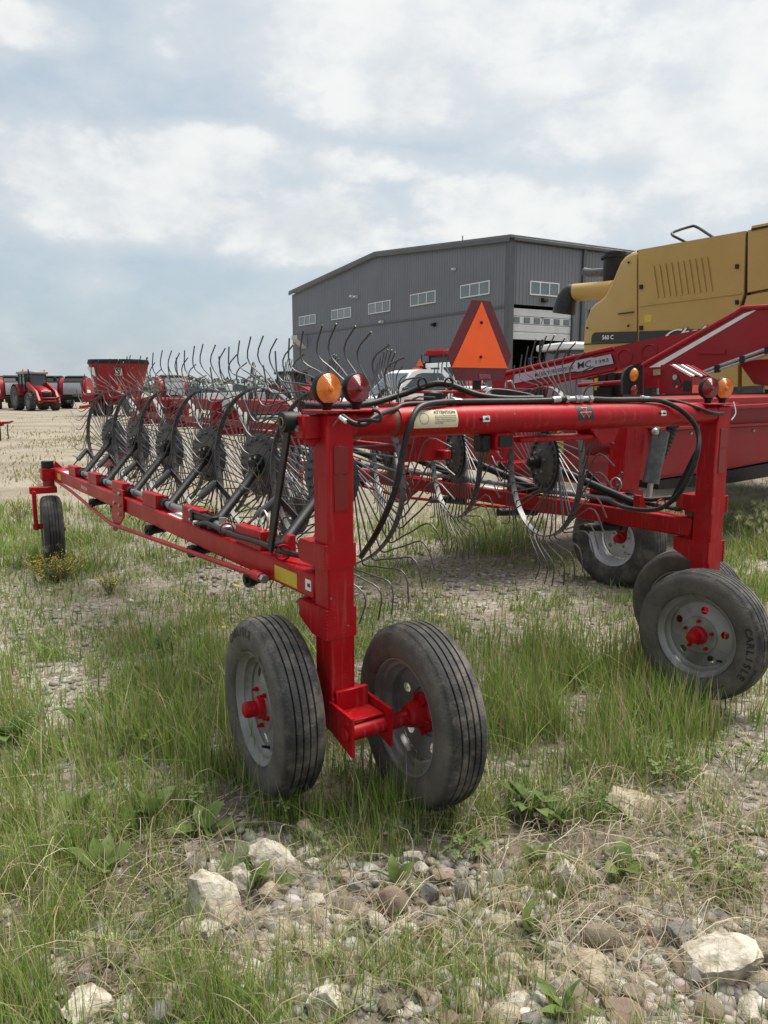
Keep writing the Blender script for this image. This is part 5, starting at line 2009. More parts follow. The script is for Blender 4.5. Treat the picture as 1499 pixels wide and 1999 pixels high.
mb = MB().loft([oval(1.08, .95, .95), oval(1.62, 1.35, 3.0)], cap=True)
tub = mb.build('tub', 'red2', mx, angle=40)
MB().loft([oval(1.64, 1.37, 2.99), oval(1.66, 1.39, 3.02), oval(1.60, 1.33, 3.24), oval(1.54, 1.27, 3.24), oval(1.5, 1.2, 2.95)], cap=False).build('rubber_rim', 'black', mx, angle=60)
fr = MB().box((0, 0, .78), (2.2, 1.3, .3), b=.03)
fr.bar((-.6, -.7, .75), (-.9, -3.0, .55), .15, .15, .02)
fr.build('frame', 'red2', mx)
MB().box((-1.35, -1.0, 1.05), (.8, .7, .5), b=.08).build('gear_cover', 'red2', mx)
for s in (1, -1):
    lug_wheel(mx, (.95 * s, .1, .52), .52, .38, .28, name='wheel').rotation_euler = (0, 0, math.pi / 2)
    lug_wheel(mx, (.95 * s, -1.0, .52), .52, .38, .28, name='wheel').rotation_euler = (0, 0, math.pi / 2)


def tub_fn(ang_x, z):
    def fn(x, y):
        zz = z + y
        f = (zz - .95) / 2.05
        d = .95 + .40 * f + .035
        return Vector((ang_x + x, -d, zz))
    return fn


f = tub_fn(.62, 2.52)
f0 = f
f = lambda x, y: f0(x, y) + Vector((0, -.06, 0))
em = MB().add([f(-.24, -.2), f(.24, -.2), f(.24, .22), f(-.24, .22)], [(0, 1, 2, 3)]).build('emblem', 'white', mx)
tx = MB()
text(tx, 'S', .5, lambda x, y: f(x, y) + Vector((0, -.012, 0)), bold=.02)
tx.build('emblem_letter', 'ink', em)
f2 = tub_fn(-1.0, 2.5)
lb = MB().add([f2(-.20, -.05) + Vector((.05, .10, 0)), f2(.22, -.25), f2(.20, .28), f2(-.30, .28) + Vector((0, .10, 0))], [(0, 1, 2, 3)])
lb.v = [tuple(Vector(p) + Vector((0, -.06, 0))) for p in lb.v]
lb.build('side_label', 'white', mx)
MB().prism([(.45, -1.32, 1.35), (.85, -1.32, 1.35), (.65, -1.32, 1.75)], (0, .02, 0)).build('slow_vehicle_emblem', 'orange', mx)
MB().bar((.65, -.9, 1.2), (.65, -1.3, 1.4), .05, .05, .01).build('emblem_arm', 'red2', mx)


# pickups and cars
def car(name, label, cat, loc, rz, paint, prof, cabin, L, w, group, bed=False, letters=None):
    """prof: side outline of the body, cabin: outline of the glasshouse (x forward, z up)"""
    Cc = thing(name, label, cat, loc, rz, group)
    MB().prism([Vector((x, -w / 2, z)) for x, z in prof], (0, w, 0)).build('body', paint, Cc, angle=30)
    k = .86
    g = MB()
    n = len(cabin)
    bot = min(z for x, z in cabin)
    top = max(z for x, z in cabin)
    A = [Vector((x, -w / 2 * (1 - .16 * (z - bot) / (top - bot)) + .01, z)) for x, z in cabin]
    Bv = [Vector((p.x, -p.y, p.z)) for p in A]
    g.add(A + Bv, [tuple(range(n))[::-1], tuple(range(n, 2 * n))] + [(i, (i + 1) % n, n + (i + 1) % n, n + i) for i in range(n)])
    cab = g.build('cabin', paint, Cc, angle=30)
    cx = sum(x for x, z in cabin) / n
    cz = (bot + top) / 2
    for s in (1, -1):
        pts = []
        for x, z in cabin:
            X, Z = cx + (x - cx) * .74, cz + (z - cz) * .62 + .05
            yy = w / 2 * (1 - .16 * (Z - bot) / (top - bot)) + .004
            pts.append(Vector((X, yy * s, Z)))
        mid = cx - .1
        MB().add(pts, [tuple(range(n)) if s < 0 else tuple(range(n))[::-1]]).build('side_window', 'glass', cab, smooth=False)
        mr = MB().box((max(x for x, z in cabin) - .35, (w / 2 + .14) * s, bot + .16), (.14, .22, .26), b=.04)
        mr.build('wing_mirror', 'black', Cc)
    # windscreen: front edge of the cabin outline
    lo, hi = cabin[0], cabin[1]
    lo2, hi2 = (lo[0] - (lo[0] - hi[0]) * .08 + .02, lo[1] + (hi[1] - lo[1]) * .08 + .02), (hi[0] + (lo[0] - hi[0]) * .06 + .02, hi[1] - (hi[1] - lo[1]) * .06 + .02)
    MB().add([(lo2[0], -w * .43, lo2[1]), (lo2[0], w * .43, lo2[1]), (hi2[0], w * .37, hi2[1]), (hi2[0], -w * .37, hi2[1])], [(0, 1, 2, 3)]).build('windscreen', 'glass', cab, smooth=False)
    fr_x = max(x for x, z in prof)
    MB().box((fr_x + .0, 0, .82), (.05, w * .62, .22), b=.02).build('grille', 'black', Cc)
    MB().box((fr_x + .02, 0, .52), (.10, w * .98, .16), b=.03).build('bumper', 'grey_paint', Cc)
    for s in (1, -1):
        MB().box((fr_x - .01, w * .41 * s, .86), (.06, w * .16, .2), b=.03).build('headlight', 'silver_paint', Cc)
        MB().box((min(x for x, z in prof) - .005, w * .44 * s, .9), (.03, .12, .3), b=.01).build('tail_light', 'redlens', Cc)
        for x in (L * .31, -L * .30):
            MB().lathe([(.44, 0), (.44, -.02 * s)], (x, w / 2 * s + .012 * s, .40), (0, 1, 0), 22).build('wheel_arch', 'black', Cc)
            lug = MB().lathe([(.2, -.12), (.36, -.13), (.39, -.08), (.39, .08), (.36, .13), (.2, .12)], (0, 0, 0), (0, 1, 0), 26)
            o = lug.build('wheel', 'tyre_dark', Cc)
            o.location = (x, (w / 2 - .10) * s, .39)
            MB().lathe([(.21, .12 * s), (.19, .09 * s), (.05, .11 * s), (0, .12 * s)], (0, 0, 0), (0, 1, 0), 18).build('rim', 'silver_paint', o)
    if letters:
        tx = MB()
        for s in (1, -1):
            text(tx, letters, .17, flat_fn((.25, (w / 2 + .012) * s, 1.0), (-s, 0, 0), (0, 0, 1)), bold=.006)
        tx.build('door_lettering', 'ink', Cc)
    return Cc


PICK = [(2.75, .45), (2.78, 1.02), (2.6, 1.14), (1.15, 1.22), (-.75, 1.22), (-.78, 1.20), (-2.8, 1.20), (-2.82, .5), (-1.4, .42), (2.0, .40)]
PCAB = [(1.18, 1.20), (.45, 1.86), (.2, 1.93), (-.62, 1.93), (-.78, 1.80), (-.80, 1.20)]
SUV = [(2.3, .45), (2.32, .95), (2.1, 1.05), (1.05, 1.12), (-2.2, 1.15), (-2.28, .5), (0, .38)]
SCAB = [(1.1, 1.10), (.35, 1.62), (.1, 1.70), (-1.7, 1.70), (-2.1, 1.5), (-2.22, 1.13)]
c = W(806, 757, 24.0)
pk = car('pickup_truck', 'white pickup with dark door lettering parked before the grey workshop wall', 'pickup', (c.x, c.y, -.07), R_(205), 'white_paint', [(x, z * 1.12) for x, z in PICK], [(x, z * 1.12) for x, z in PCAB], 5.6, 2.0, 'road vehicles in the yard', letters='CRONKITE')
hr = MB()
for y in (-.85, 0, .85):
    hr.box((-1.0, y, 1.85), (.10, .10, 1.0), b=.02)
hr.box((-1.0, 0, 2.32), (.12, 1.95, .14), b=.02)
hr.box((-1.0, 0, 1.55), (.06, 1.8, .5), b=.01)
hr.build('headache_rack', 'white_paint', pk)
MB().box((-1.95, 0, 1.50), (1.75, 1.9, .34), b=.06).build('tool_box', 'white_paint', pk)
rows = [(372, 66, SUV, SCAB, 'blue_paint', 'dark blue-grey SUV, leftmost in the far row of parked cars behind the tines', 'car'),
        (418, 64, SUV, SCAB, 'silver_paint', 'silver SUV second from the left in the far row of parked cars', 'car'),
        (466, 58, PICK, PCAB, 'white_paint', 'white pickup with black rear in the far row behind the tines', 'pickup'),
        (515, 66, SUV, SCAB, 'white_paint', 'white car with pale glass in the far row left of the workshop', 'car'),
        (552, 62, SUV, SCAB, 'grey_paint', 'dark grey car nearest the workshop in the far parked row', 'car')]
for i, (px, Y, a, b, m_, lab_, cat) in enumerate(rows):
    c = W(px, 757, Y)
    car('pickup_truck' if cat == 'pickup' else 'parked_car', lab_, cat, (c.x, c.y, -.07), R_(150 + 12 * i if i != 2 else 20), m_, a, b, 4.7 if a is SUV else 5.6, 1.95, 'road vehicles in the yard')

# implement hitch poking into the left edge
hp = W(-6, 757, 24)
ht = thing('implement_hitch', 'small red implement hitch with a parking jack at the left picture edge', 'hitch', (hp.x, hp.y, -.07), 0)
mb = MB().bar((-2.0, 0, .52), (.10, 0, .52), .16, .14, .02)
mb.bar((.10, 0, .54), (.32, 0, .56), .10, .08, .02)
mb.build('drawbar', 'red2', ht)
MB().tube([(.30, 0, .56), (.42, 0, .60)], [.04, .02], 8).build('hitch_eye', 'grey_steel', ht)
MB().box((.0, -.1, .45), (.09, .09, .9), b=.01).build('parking_jack', 'black', ht)
MB().tube([(.24, 0, .5), (.22, 0, .3), (.25, -.02, .05)], .02, 6).build('safety_chain', 'grey_steel', ht)

# far wood
rnd = random.Random(5)
mb = MB()
for k in range(5200):
    a = rnd.uniform(-.62, .25)
    Y = rnd.uniform(225, 250)
    hgt = 2.6 + 1.6 * float(vnoise(np.array([a * 60]), np.array([1.0]), 2, 1.0, 3)[0]) + (1.2 if a > -.32 else 0)
    z = rnd.uniform(-.1, 1) * hgt
    p = Vector((a * Y, Y, z))
    for q in range(1):
        d = [Vector((rnd.gauss(0, .55), rnd.gauss(0, .5), rnd.gauss(0, .5))) for _ in range(3)]
        mb.add([p + d[0], p + d[1], p + d[2]], [(0, 1, 2)])
mb.box((-45, 240, .9), (200, 4, 2.2), b=.3)
tag(mb.build('far_wood', mat('far_foliage', (.075, .10, .055), (.10, .13, .07), .2, rough=.9), smooth=False), 'low green wood along the far horizon left of the workshop', 'wood', kind='stuff')

# ------------------------------------------------------------------ vegetation and stones
rng = np.random.default_rng(7)
_cp, _sp = math.cos(PITCH), math.sin(PITCH)


def project(x, y, z):
    zc = y * _cp - (z - CAM_H) * _sp
    up = y * _sp + (z - CAM_H) * _cp
    return IW / 2 + F_PX * x / zc, IH / 2 - F_PX * up / zc


def scatter(n, y0, y1, power=2.0, margin=.12):
    """ground points, denser towards the camera"""
    u = rng.random(n)
    if abs(power - 1) < 1e-6:
        y = y0 * (y1 / y0) ** u
    else:
        a, b = y0 ** (1 - power), y1 ** (1 - power)
        y = (a + (b - a) * u) ** (1 / (1 - power))
    half = y * (.5 * IW / F_PX * 1.08 + margin) + .25
    x = (rng.random(n) * 2 - 1) * half
    return x, y


def blobs(px, py, lst):
    """largest of the soft ellipses, and the height that goes with it"""
    best = np.zeros_like(px)
    hgt = np.zeros_like(px)
    for (cx, cy, rx, ry, d, h) in lst:
        q = 1 - (((px - cx) / rx) ** 2 + ((py - cy) / ry) ** 2)
        v = np.clip(q * 1.6, 0, 1) * d
        k = v > best
        best = np.where(k, v, best)
        hgt = np.where(k, h, hgt)
    return best, hgt


GRASS = [(430, 1420, 330, 130, 1.0, .25), (230, 1530, 320, 100, .75, .20), (650, 1570, 330, 70, .8, .19), (1120, 1370, 330, 130, 1.0, .27), (1300, 1390, 260, 90, .9, .24), (1230, 1470, 300, 70, .55, .18),
         (690, 1480, 130, 110, .9, .22), (110, 1620, 240, 140, .65, .19), (60, 1820, 190, 230, .55, .18), (330, 1720, 260, 150, .45, .18), (520, 1900, 380, 140, .55, .15), (930, 1730, 330, 110, .34, .13),
         (960, 1570, 260, 70, .55, .17), (60, 1000, 130, 100, .75, .26), (200, 1060, 140, 60, .65, .2), (350, 1020, 150, 60, .55, .16), (420, 1110, 230, 60, .3, .13), (560, 1200, 170, 70, .5, .17), (300, 1230, 120, 60, .4, .17),
         (460, 1290, 220, 60, .7, .21), (900, 1290, 200, 60, .6, .19), (960, 1010, 150, 70, .6, .2), (1470, 1000, 110, 110, .9, .26), (1400, 1180, 150, 80, .6, .2), (750, 1060, 100, 100, .35, .16), (30, 1430, 80, 120, .6, .19),
         (1420, 1600, 180, 80, .3, .14), (700, 1700, 200, 80, .25, .13), (150, 1180, 120, 50, .3, .14), (750, 1190, 820, 130, .30, .085), (110, 1130, 260, 210, .42, .11), (330, 1110, 320, 90, .48, .12), (1300, 1110, 260, 70, .4, .12), (980, 1190, 320, 70, .36, .09), (300, 1190, 260, 60, .45, .12), (1000, 1890, 330, 130, .30, .11), (1350, 1700, 200, 120, .34, .11), (1300, 1560, 320, 80, .5, .15), (750, 1650, 500, 90, .42, .14), (180, 1900, 260, 160, .55, .16)]
BARE = [(130, 1245, 120, 65), (980, 1130, 200, 45), (170, 1350, 90, 60), (620, 1830, 260, 120), (1250, 1880, 330, 120), (560, 1760, 230, 80), (740, 1130, 90, 70), (450, 1130, 120, 35)]


def bare(px, py):
    b = np.zeros_like(px)
    for (cx, cy, rx, ry) in BARE:
        b = np.maximum(b, np.clip(1.3 * (1 - ((px - cx) / rx) ** 2 - ((py - cy) / ry) ** 2), 0, 1))
    return b


def leafy_material(name, trans=.35):
    m = bpy.data.materials.new(name)
    m.use_nodes = True
    t = m.node_tree
    b = t.nodes['Principled BSDF']
    at = N(t, 'ShaderNodeAttribute')
    at.attribute_name = 'Col'
    lk(t, at.outputs['Color'], b.inputs['Base Color'])
    b.inputs['Roughness'].default_value = .55
    b.inputs['Specular IOR Level'].default_value = .25
    tr = N(t, 'ShaderNodeBsdfTranslucent')
    lk(t, at.outputs['Color'], tr.inputs['Color'])
    mx_ = N(t, 'ShaderNodeMixShader')
    mx_.inputs[0].default_value = trans
    lk(t, b.outputs[0], mx_.inputs[1])
    lk(t, tr.outputs[0], mx_.inputs[2])
    lk(t, mx_.outputs[0], t.nodes['Material Output'].inputs['Surface'])
    return m


M['leafy'] = leafy_material('grass_blades')


def np_mesh(name, v, quads, tris, material, col=None, smooth=True):
    me = bpy.data.meshes.new(name)
    me.vertices.add(len(v))
    me.vertices.foreach_set('co', np.ascontiguousarray(v, dtype=np.float32).ravel())
    nq, ntr = len(quads), len(tris)
    loops = np.concatenate([np.asarray(quads, np.int32).ravel(), np.asarray(tris, np.int32).ravel()])
    me.loops.add(len(loops))
    me.loops.foreach_set('vertex_index', loops)
    me.polygons.add(nq + ntr)
    ls = np.concatenate([np.arange(nq) * 4, nq * 4 + np.arange(ntr) * 3]).astype(np.int32)
    me.polygons.foreach_set('loop_start', ls)
    me.update(calc_edges=True)
    if smooth:
        me.polygons.foreach_set('use_smooth', np.ones(nq + ntr, bool))
    if col is not None:
        a = me.color_attributes.new('Col', 'FLOAT_COLOR', 'POINT')
        c4 = np.ones((len(v), 4), np.float32)
        c4[:, :3] = col
        a.data.foreach_set('color', c4.ravel())
    me.materials.append(material)
    return me


def ribbons(x, y, z, h, w, az, lean, curve, colr, tip=None, seg=3):
    """tapered blades: az = direction of lean, lean = horizontal reach / height, curve = droop"""
    n = len(x)
    ts = np.linspace(0, 1, seg + 1)
    dx, dy = np.cos(az), np.sin(az)
    side = az + np.pi / 2 + rng.normal(0, .5, n)
    sx, sy = np.cos(side), np.sin(side)
    V = np.zeros((n, 2 * seg + 1, 3))
    C = np.zeros((n, 2 * seg + 1, 3))
    for i, t in enumerate(ts):
        reach = h * lean * (t * .55 + curve * t * t)
        hz_ = h * (t - .35 * curve * lean * t * t)
        px, py, pz = x + dx * reach, y + dy * reach, z + hz_
        ww = w * (1 - t ** 1.6) * .5
        cc = colr * (1 - .0 * t) if tip is None else colr * (1 - t) + tip * t
        if i < seg:
            V[:, 2 * i] = np.stack([px - sx * ww, py - sy * ww, pz], 1)
            V[:, 2 * i + 1] = np.stack([px + sx * ww, py + sy * ww, pz], 1)
            C[:, 2 * i] = cc
            C[:, 2 * i + 1] = cc
        else:
            V[:, 2 * i] = np.stack([px, py, pz], 1)
            C[:, 2 * i] = cc
    base = (np.arange(n) * (2 * seg + 1))[:, None]
    q = np.concatenate([base + np.array([2 * i, 2 * i + 1, 2 * i + 3, 2 * i + 2]) for i in range(seg - 1)], 0)
    t3 = base + np.array([2 * seg - 2, 2 * seg - 1, 2 * seg])
    return V.reshape(-1, 3), q, t3, C.reshape(-1, 3)


def palette(n, cols, wts):
    c = np.array(cols)[rng.choice(len(cols), n, p=np.array(wts) / sum(wts))]
    return c * rng.uniform(.82, 1.38, (n, 1)) * rng.uniform(.93, 1.07, (n, 3))


GREEN = [(.140, .240, .042), (.180, .270, .058), (.25, .290, .090), (.105, .185, .042), (.37, .32, .19), (.28, .21, .12)]


def make_grass():
    n = 680000
    x, y = scatter(n, 1.35, 9.5, 1.9)
    z = gz(x, y)
    px, py = project(x, y, z)
    d, hh = blobs(px, py, GRASS)
    # outside the picture the meadow goes on
    off = (px < -40) | (px > 1540) | (py > 2040)
    d = np.where(off, np.maximum(d, .35), d)
    hh = np.where(hh == 0, .12, hh)
    d = np.maximum(d * (1 - .75 * bare(px, py)), .05)
    cl = vnoise(x + 30, y + 30, 21, 5.5, 3)
    d = d * np.clip((cl - .33) * 3.6, .06, 1.6)
    # thin out with distance: fewer, wider blades
    keep = rng.random(n) < d * .29 * np.clip(1.25 - y * .06, .3, 1)
    x, y, z, hh, d = x[keep], y[keep], z[keep], hh[keep], d[keep]
    n = len(x)
    h = hh * rng.beta(2.2, 2.0, n) * 1.35 * (.7 + .6 * vnoise(x + 3, y + 8, 31, 3, 2))
    w = rng.uniform(.0020, .0056, n) * np.clip(y / 2.4, .8, 2.2)
    az = rng.uniform(0, 2 * np.pi, n) * .75 + .6
    lean = np.abs(rng.normal(.15, .30, n)) * np.where(rng.random(n) < .12, 3.0, 1.0)
    cv = rng.uniform(.2, .9, n)
    col = palette(n, GREEN, [5, 5, 3.5, 2.5, 2.2, .9])
    tip = col * np.array([1.25, 1.1, 1.2])
    v, q, t, c = ribbons(x, y, z - .01, h, w, az, lean, cv, col, tip)
    o = link('grass', np_mesh('grass', v, q, t, M['leafy'], c))
    tag(o, 'green and yellowish meadow grass growing in tufts through the gravel', 'grass', kind='stuff')
    return n


print('blades', make_grass())


MID = [(110, 1020, 230, 130, 1.0, .16), (330, 1010, 200, 60, .7, .12), (700, 1150, 700, 110, .42, .07), (330, 1060, 240, 70, .6, .12), (430, 1110, 220, 45, .45, .09), (640, 1230, 170, 80, .7, .12), (320, 1240, 190, 75, .65, .12), (110, 1180, 180, 120, .3, .08), (900, 1150, 330, 120, .30, .07),
       (930, 1035, 150, 65, .95, .17), (1180, 1210, 190, 90, .5, .10), (1440, 1070, 120, 140, .9, .17), (740, 1080, 120, 110, .5, .12), (250, 960, 250, 40, .35, .1), (1300, 1020, 220, 40, .5, .12), (560, 1130, 160, 60, .35, .08), (60, 1330, 120, 100, .55, .12), (230, 1340, 160, 60, .5, .11)]


def make_mid_grass():
    n = 420000
    x, y = scatter(n, 2.9, 10.5, 1.5)
    z = gz(x, y)
    px, py = project(x, y, z)
    d, hh = blobs(px, py, MID)
    off = (px < -40) | (px > 1540)
    d = np.where(off, np.maximum(d, .4), d)
    hh = np.where(hh == 0, .09, hh)
    d = np.maximum(d, .05)
    cl = vnoise(x + 70, y + 10, 52, 3.2, 4)
    d = d * np.clip((cl - .36) * 4.5, .03, 1.7)
    keep = rng.random(n) < d * .42
    x, y, z, hh = x[keep], y[keep], z[keep], hh[keep]
    n = len(x)
    h = hh * rng.beta(2.0, 2.2, n) * 1.6
    w = rng.uniform(.003, .009, n) * np.clip(y / 4.5, .8, 1.8)
    col = palette(n, GREEN, [4, 5, 4, 4, 1.6, .8])
    v, q, t, c = ribbons(x, y, z - .008, h, w, rng.uniform(0, 6.28, n), np.abs(rng.normal(.4, .4, n)), rng.uniform(.2, .9, n), col, col * np.array([1.2, 1.08, 1.15]), seg=2)
    tag(link('low_weeds', np_mesh('low_weeds', v, q, t, M['leafy'], c)), 'short green grass and weeds spreading over the gravel around and behind the rake', 'weeds', kind='stuff')
    return n


print('mid', make_mid_grass())


def make_far_grass():
    n = 110000
    x, y = scatter(n, 9.0, 45, 1.6)
    z = gz(x, y)
    px, py = project(x, y, z)
    bandm = np.exp(-((py - 862) / 14) ** 2) * .75 + np.exp(-((py - 925) / 25) ** 2) * .45 * (px < 130) + .06 + np.exp(-((py - 812) / 5) ** 2) * .3
    bandm = bandm * np.clip((vnoise(x * .8 + 60, y * .35 + 20, 44, 1.0, 3) - .3) * 3, 0, 1.3)
    k = rng.random(n) < bandm
    x, y, z = x[k], y[k], z[k]
    n = len(x)
    col = palette(n, [(.19, .20, .075), (.26, .24, .11), (.34, .28, .15)], [3, 3, 2])
    v, q, t, c = ribbons(x, y, z - .01, rng.uniform(.03, .11, n), rng.uniform(.010, .028, n) * y / 15, rng.uniform(0, 6.28, n), np.abs(rng.normal(.3, .3, n)), rng.uniform(.2, .8, n), col)
    tag(link('yard_grass', np_mesh('yard_grass', v, q, t, M['leafy'], c)), 'thin yellowish grass strips across the gravel yard', 'grass', kind='stuff')


make_far_grass()


def make_straw():
    n = 6500
    x, y = scatter(n, 1.4, 3.6, 1.6)
    z = gz(x, y)
    px, py = project(x, y, z)
    d, _ = blobs(px, py, [(1250, 1750, 420, 260, 1.0, 0), (250, 1800, 380, 220, .7, 0), (700, 1850, 400, 160, .55, 0), (1000, 1620, 300, 80, .6, 0), (700, 1600, 700, 60, .3, 0)])
    k = rng.random(n) < np.maximum(d, .05)
    x, y, z = x[k], y[k], z[k]
    n = len(x)
    seg = 5
    az = rng.normal(.6, 1.3, n)
    L = rng.uniform(.08, .38, n)
    V = np.zeros((n, (seg + 1) * 2, 3))
    bend = rng.normal(0, .9, n)
    rise = np.abs(rng.normal(.02, .05, n))
    px_, py_ = x.copy(), y.copy()
    a = az.copy()
    for i in range(seg + 1):
        t = i / seg
        if i:
            px_ = px_ + np.cos(a) * L / seg
            py_ = py_ + np.sin(a) * L / seg
            a = a + bend / seg
        hz_ = gz(px_, py_) + .012 + rise * np.sin(t * np.pi) + rng.uniform(0, .01, n)
        w = .0011 * (1 - .6 * t) * np.clip(y / 2, .8, 2)
        sx, sy = -np.sin(a), np.cos(a)
        V[:, 2 * i] = np.stack([px_ - sx * w, py_ - sy * w, hz_], 1)
        V[:, 2 * i + 1] = np.stack([px_ + sx * w, py_ + sy * w, hz_ + .0012], 1)
    base = (np.arange(n) * (seg + 1) * 2)[:, None]
    q = np.concatenate([base + np.array([2 * i, 2 * i + 1, 2 * i + 3, 2 * i + 2]) for i in range(seg)], 0)
    col = palette(n, [(.40, .33, .23), (.30, .24, .16), (.48, .42, .31), (.22, .17, .12)], [3, 3, 2, 2])
    C = np.repeat(col, (seg + 1) * 2, 0)
    tag(link('dry_straw', np_mesh('dry_straw', V.reshape(-1, 3), q, np.zeros((0, 3), int), M['leafy'], C)), 'tangled dry tan grass stalks lying over the stones', 'straw', kind='stuff')


make_straw()


# --- stones
def rock_mesh(name, seed, material, sub=2, rough=.32, facets=7, flat=False):
    bm = bmesh.new()
    bmesh.ops.create_icosphere(bm, subdivisions=sub, radius=1.0)
    rd = random.Random(seed)
    planes = []
    for _ in range(facets):
        d = Vector((rd.gauss(0, 1), rd.gauss(0, 1), rd.gauss(0, 1))).normalized()
        planes.append((d, rd.uniform(.42, .82)))
    off = Vector((rd.uniform(0, 50), rd.uniform(0, 50), rd.uniform(0, 50)))
    from mathutils import noise as mn
    for v in bm.verts:
        p = v.co.copy()
        for d, k in planes:
            e = p.dot(d) - k
            if e > 0:
                p -= d * e * .97
        s = 1 + rough * .5 * mn.noise(p * 1.3 + off) + rough * .30 * mn.noise(p * 3.7 + off) + rough * .16 * mn.noise(p * 9 + off)
        v.co = p * s
    me = bpy.data.meshes.new(name)
    bm.to_mesh(me)
    bm.free()
    if not flat:
        me.polygons.foreach_set('use_smooth', [True] * len(me.polygons))
        me.set_sharp_from_angle(angle=R_(20))
    me.materials.append(material)
    return me


SM = [mat('limestone', (.36, .315, .235), (.26, .22, .16), 2.2, rough=.9, bump=.5, bscale=9, spec=.2, dust=((.17, .13, .09), .55, 1.6)),
      mat('tan_stone', (.27, .225, .165), (.20, .165, .12), 10, rough=.9, bump=.6, bscale=30, spec=.2, dust=((.15, .12, .09), .4, 5)),
      mat('grey_stone', (.15, .15, .145), (.215, .205, .19), 12, rough=.9, bump=.5, bscale=40, spec=.2, dust=((.25, .2, .15), .4, 7)),
      mat('pink_stone', (.26, .185, .145), (.21, .16, .13), 10, rough=.9, bump=.5, bscale=35, spec=.2, dust=((.15, .12, .09), .4, 6)),
      mat('white_stone', (.48, .445, .375), (.36, .325, .26), 2.0, rough=.92, bump=.6, bscale=8, spec=.15, dust=((.20, .16, .115), .7, 2.2))]
BIG = [(410, 1768, 54, 50, 4, 'largest pale limestone of the rock cluster left of centre in the foreground'),
       (466, 1727, 30, 46, 4, 'upright pale limestone behind the largest one, beside a dock plant'),
       (535, 1692, 46, 38, 4, 'pale limestone at the back of the rock cluster with a dock leaf in front'),
       (607, 1690, 21, 22, 4, 'small white limestone just right of the foreground rock cluster'),
       (406, 1828, 34, 30, 4, 'rounded pale limestone in front of the largest one in the cluster'),
       (528, 1745, 28, 22, 0, 'grey-tan stone in the middle of the rock cluster under the dock leaf'),
       (1230, 1574, 46, 24, 0, 'flat tan rock alone in the dry grass right of the near wheels'),
       (1102, 1714, 30, 36, 4, 'upright pale rock with a green weed beside it, right of centre'),
       (998, 1893, 40, 30, 0, 'blocky tan rock undercut at the bottom, right of centre'),
       (1421, 1888, 68, 40, 4, 'big cream boulder with dark specks at the bottom right'),
       (1487, 1865, 30, 38, 0, 'stone cut off by the right picture edge beside the cream boulder'),
       (165, 1972, 46, 30, 4, 'pale rock at the bottom left corner among grass'),
       (632, 1962, 34, 34, 4, 'pale rock at the bottom edge left of centre'),
       (328, 1948, 32, 26, 0, 'tan rock near the bottom edge between grass clumps on the left'),
       (1328, 1832, 34, 40, 2, 'triangular grey-tan rock standing left of the cream boulder'),
       (1150, 1890, 44, 20, 0, 'long low tan rock right of the blocky undercut one'),
       (612, 1872, 34, 30, 0, 'pale tan rock in the middle of the foreground gravel'),
       (1185, 1835, 36, 34, 1, 'angular tan rock half sunk in straw right of centre'),
       (1120, 1955, 32, 20, 1, 'smooth oval tan cobble at the bottom right of centre'),
       (1236, 1950, 24, 24, 1, 'round brownish cobble at the bottom edge, right of the oval one'),
       (1222, 1985, 32, 20, 3, 'pinkish cobble at the very bottom edge, right of centre'),
       (833, 1752, 24, 20, 2, 'dark grey cobble in the foreground gravel near the centre'),
       (906, 1752, 16, 26, 2, 'narrow light grey stone leaning right of the dark grey cobble'),
       (768, 1770, 24, 32, 3, 'reddish-brown stone standing left of the dark grey cobble')]
for i, (px, py, rx, ry, m_, lab_) in enumerate(BIG):
    g = G(px, py + ry * .55, .0)
    for _ in range(3):
        g = G(px, py + ry * .55, gzf(g.x, g.y))
    k = g.y * 1.12 / F_PX
    me = rock_mesh('rock', 100 + i, SM[m_], sub=4, facets=13 if m_ in (0, 4, 2) else 4, rough=.34 if m_ in (0, 4, 2) else .12)
    o = link('rock', me)
    rd = random.Random(i)
    o.scale = (rx * k * 1.34, rx * k * rd.uniform(.9, 1.2), ry * k * 1.34)
    o.location = (g.x, g.y + .3 * ry * k, g.z + ry * k * .42)
    o.rotation_euler = (rd.uniform(-.15, .15), rd.uniform(-.15, .15), rd.uniform(-.4, .4))
    tag(o, lab_, 'rock', 'rocks in the foreground gravel')

COB = [rock_mesh('stone', 300 + i, SM[(1, 4, 2, 3, 0, 1, 0, 4)[i % 8]], sub=2, facets=(1, 7, 4, 9)[i % 4], rough=.26) for i in range(16)]
PEB = [(rock_mesh('p', 400 + i, SM[1], sub=1, facets=3, rough=.3)) for i in range(8)]
STONY = [(560, 1800, 330, 170, 1.0, 0), (1250, 1900, 420, 170, 1.0, 0), (900, 1850, 350, 170, .8, 0), (1400, 1680, 180, 80, .5, 0), (350, 1900, 330, 130, .6, 0), (450, 1640, 260, 60, .35, 0), (1000, 1740, 350, 90, .45, 0)]


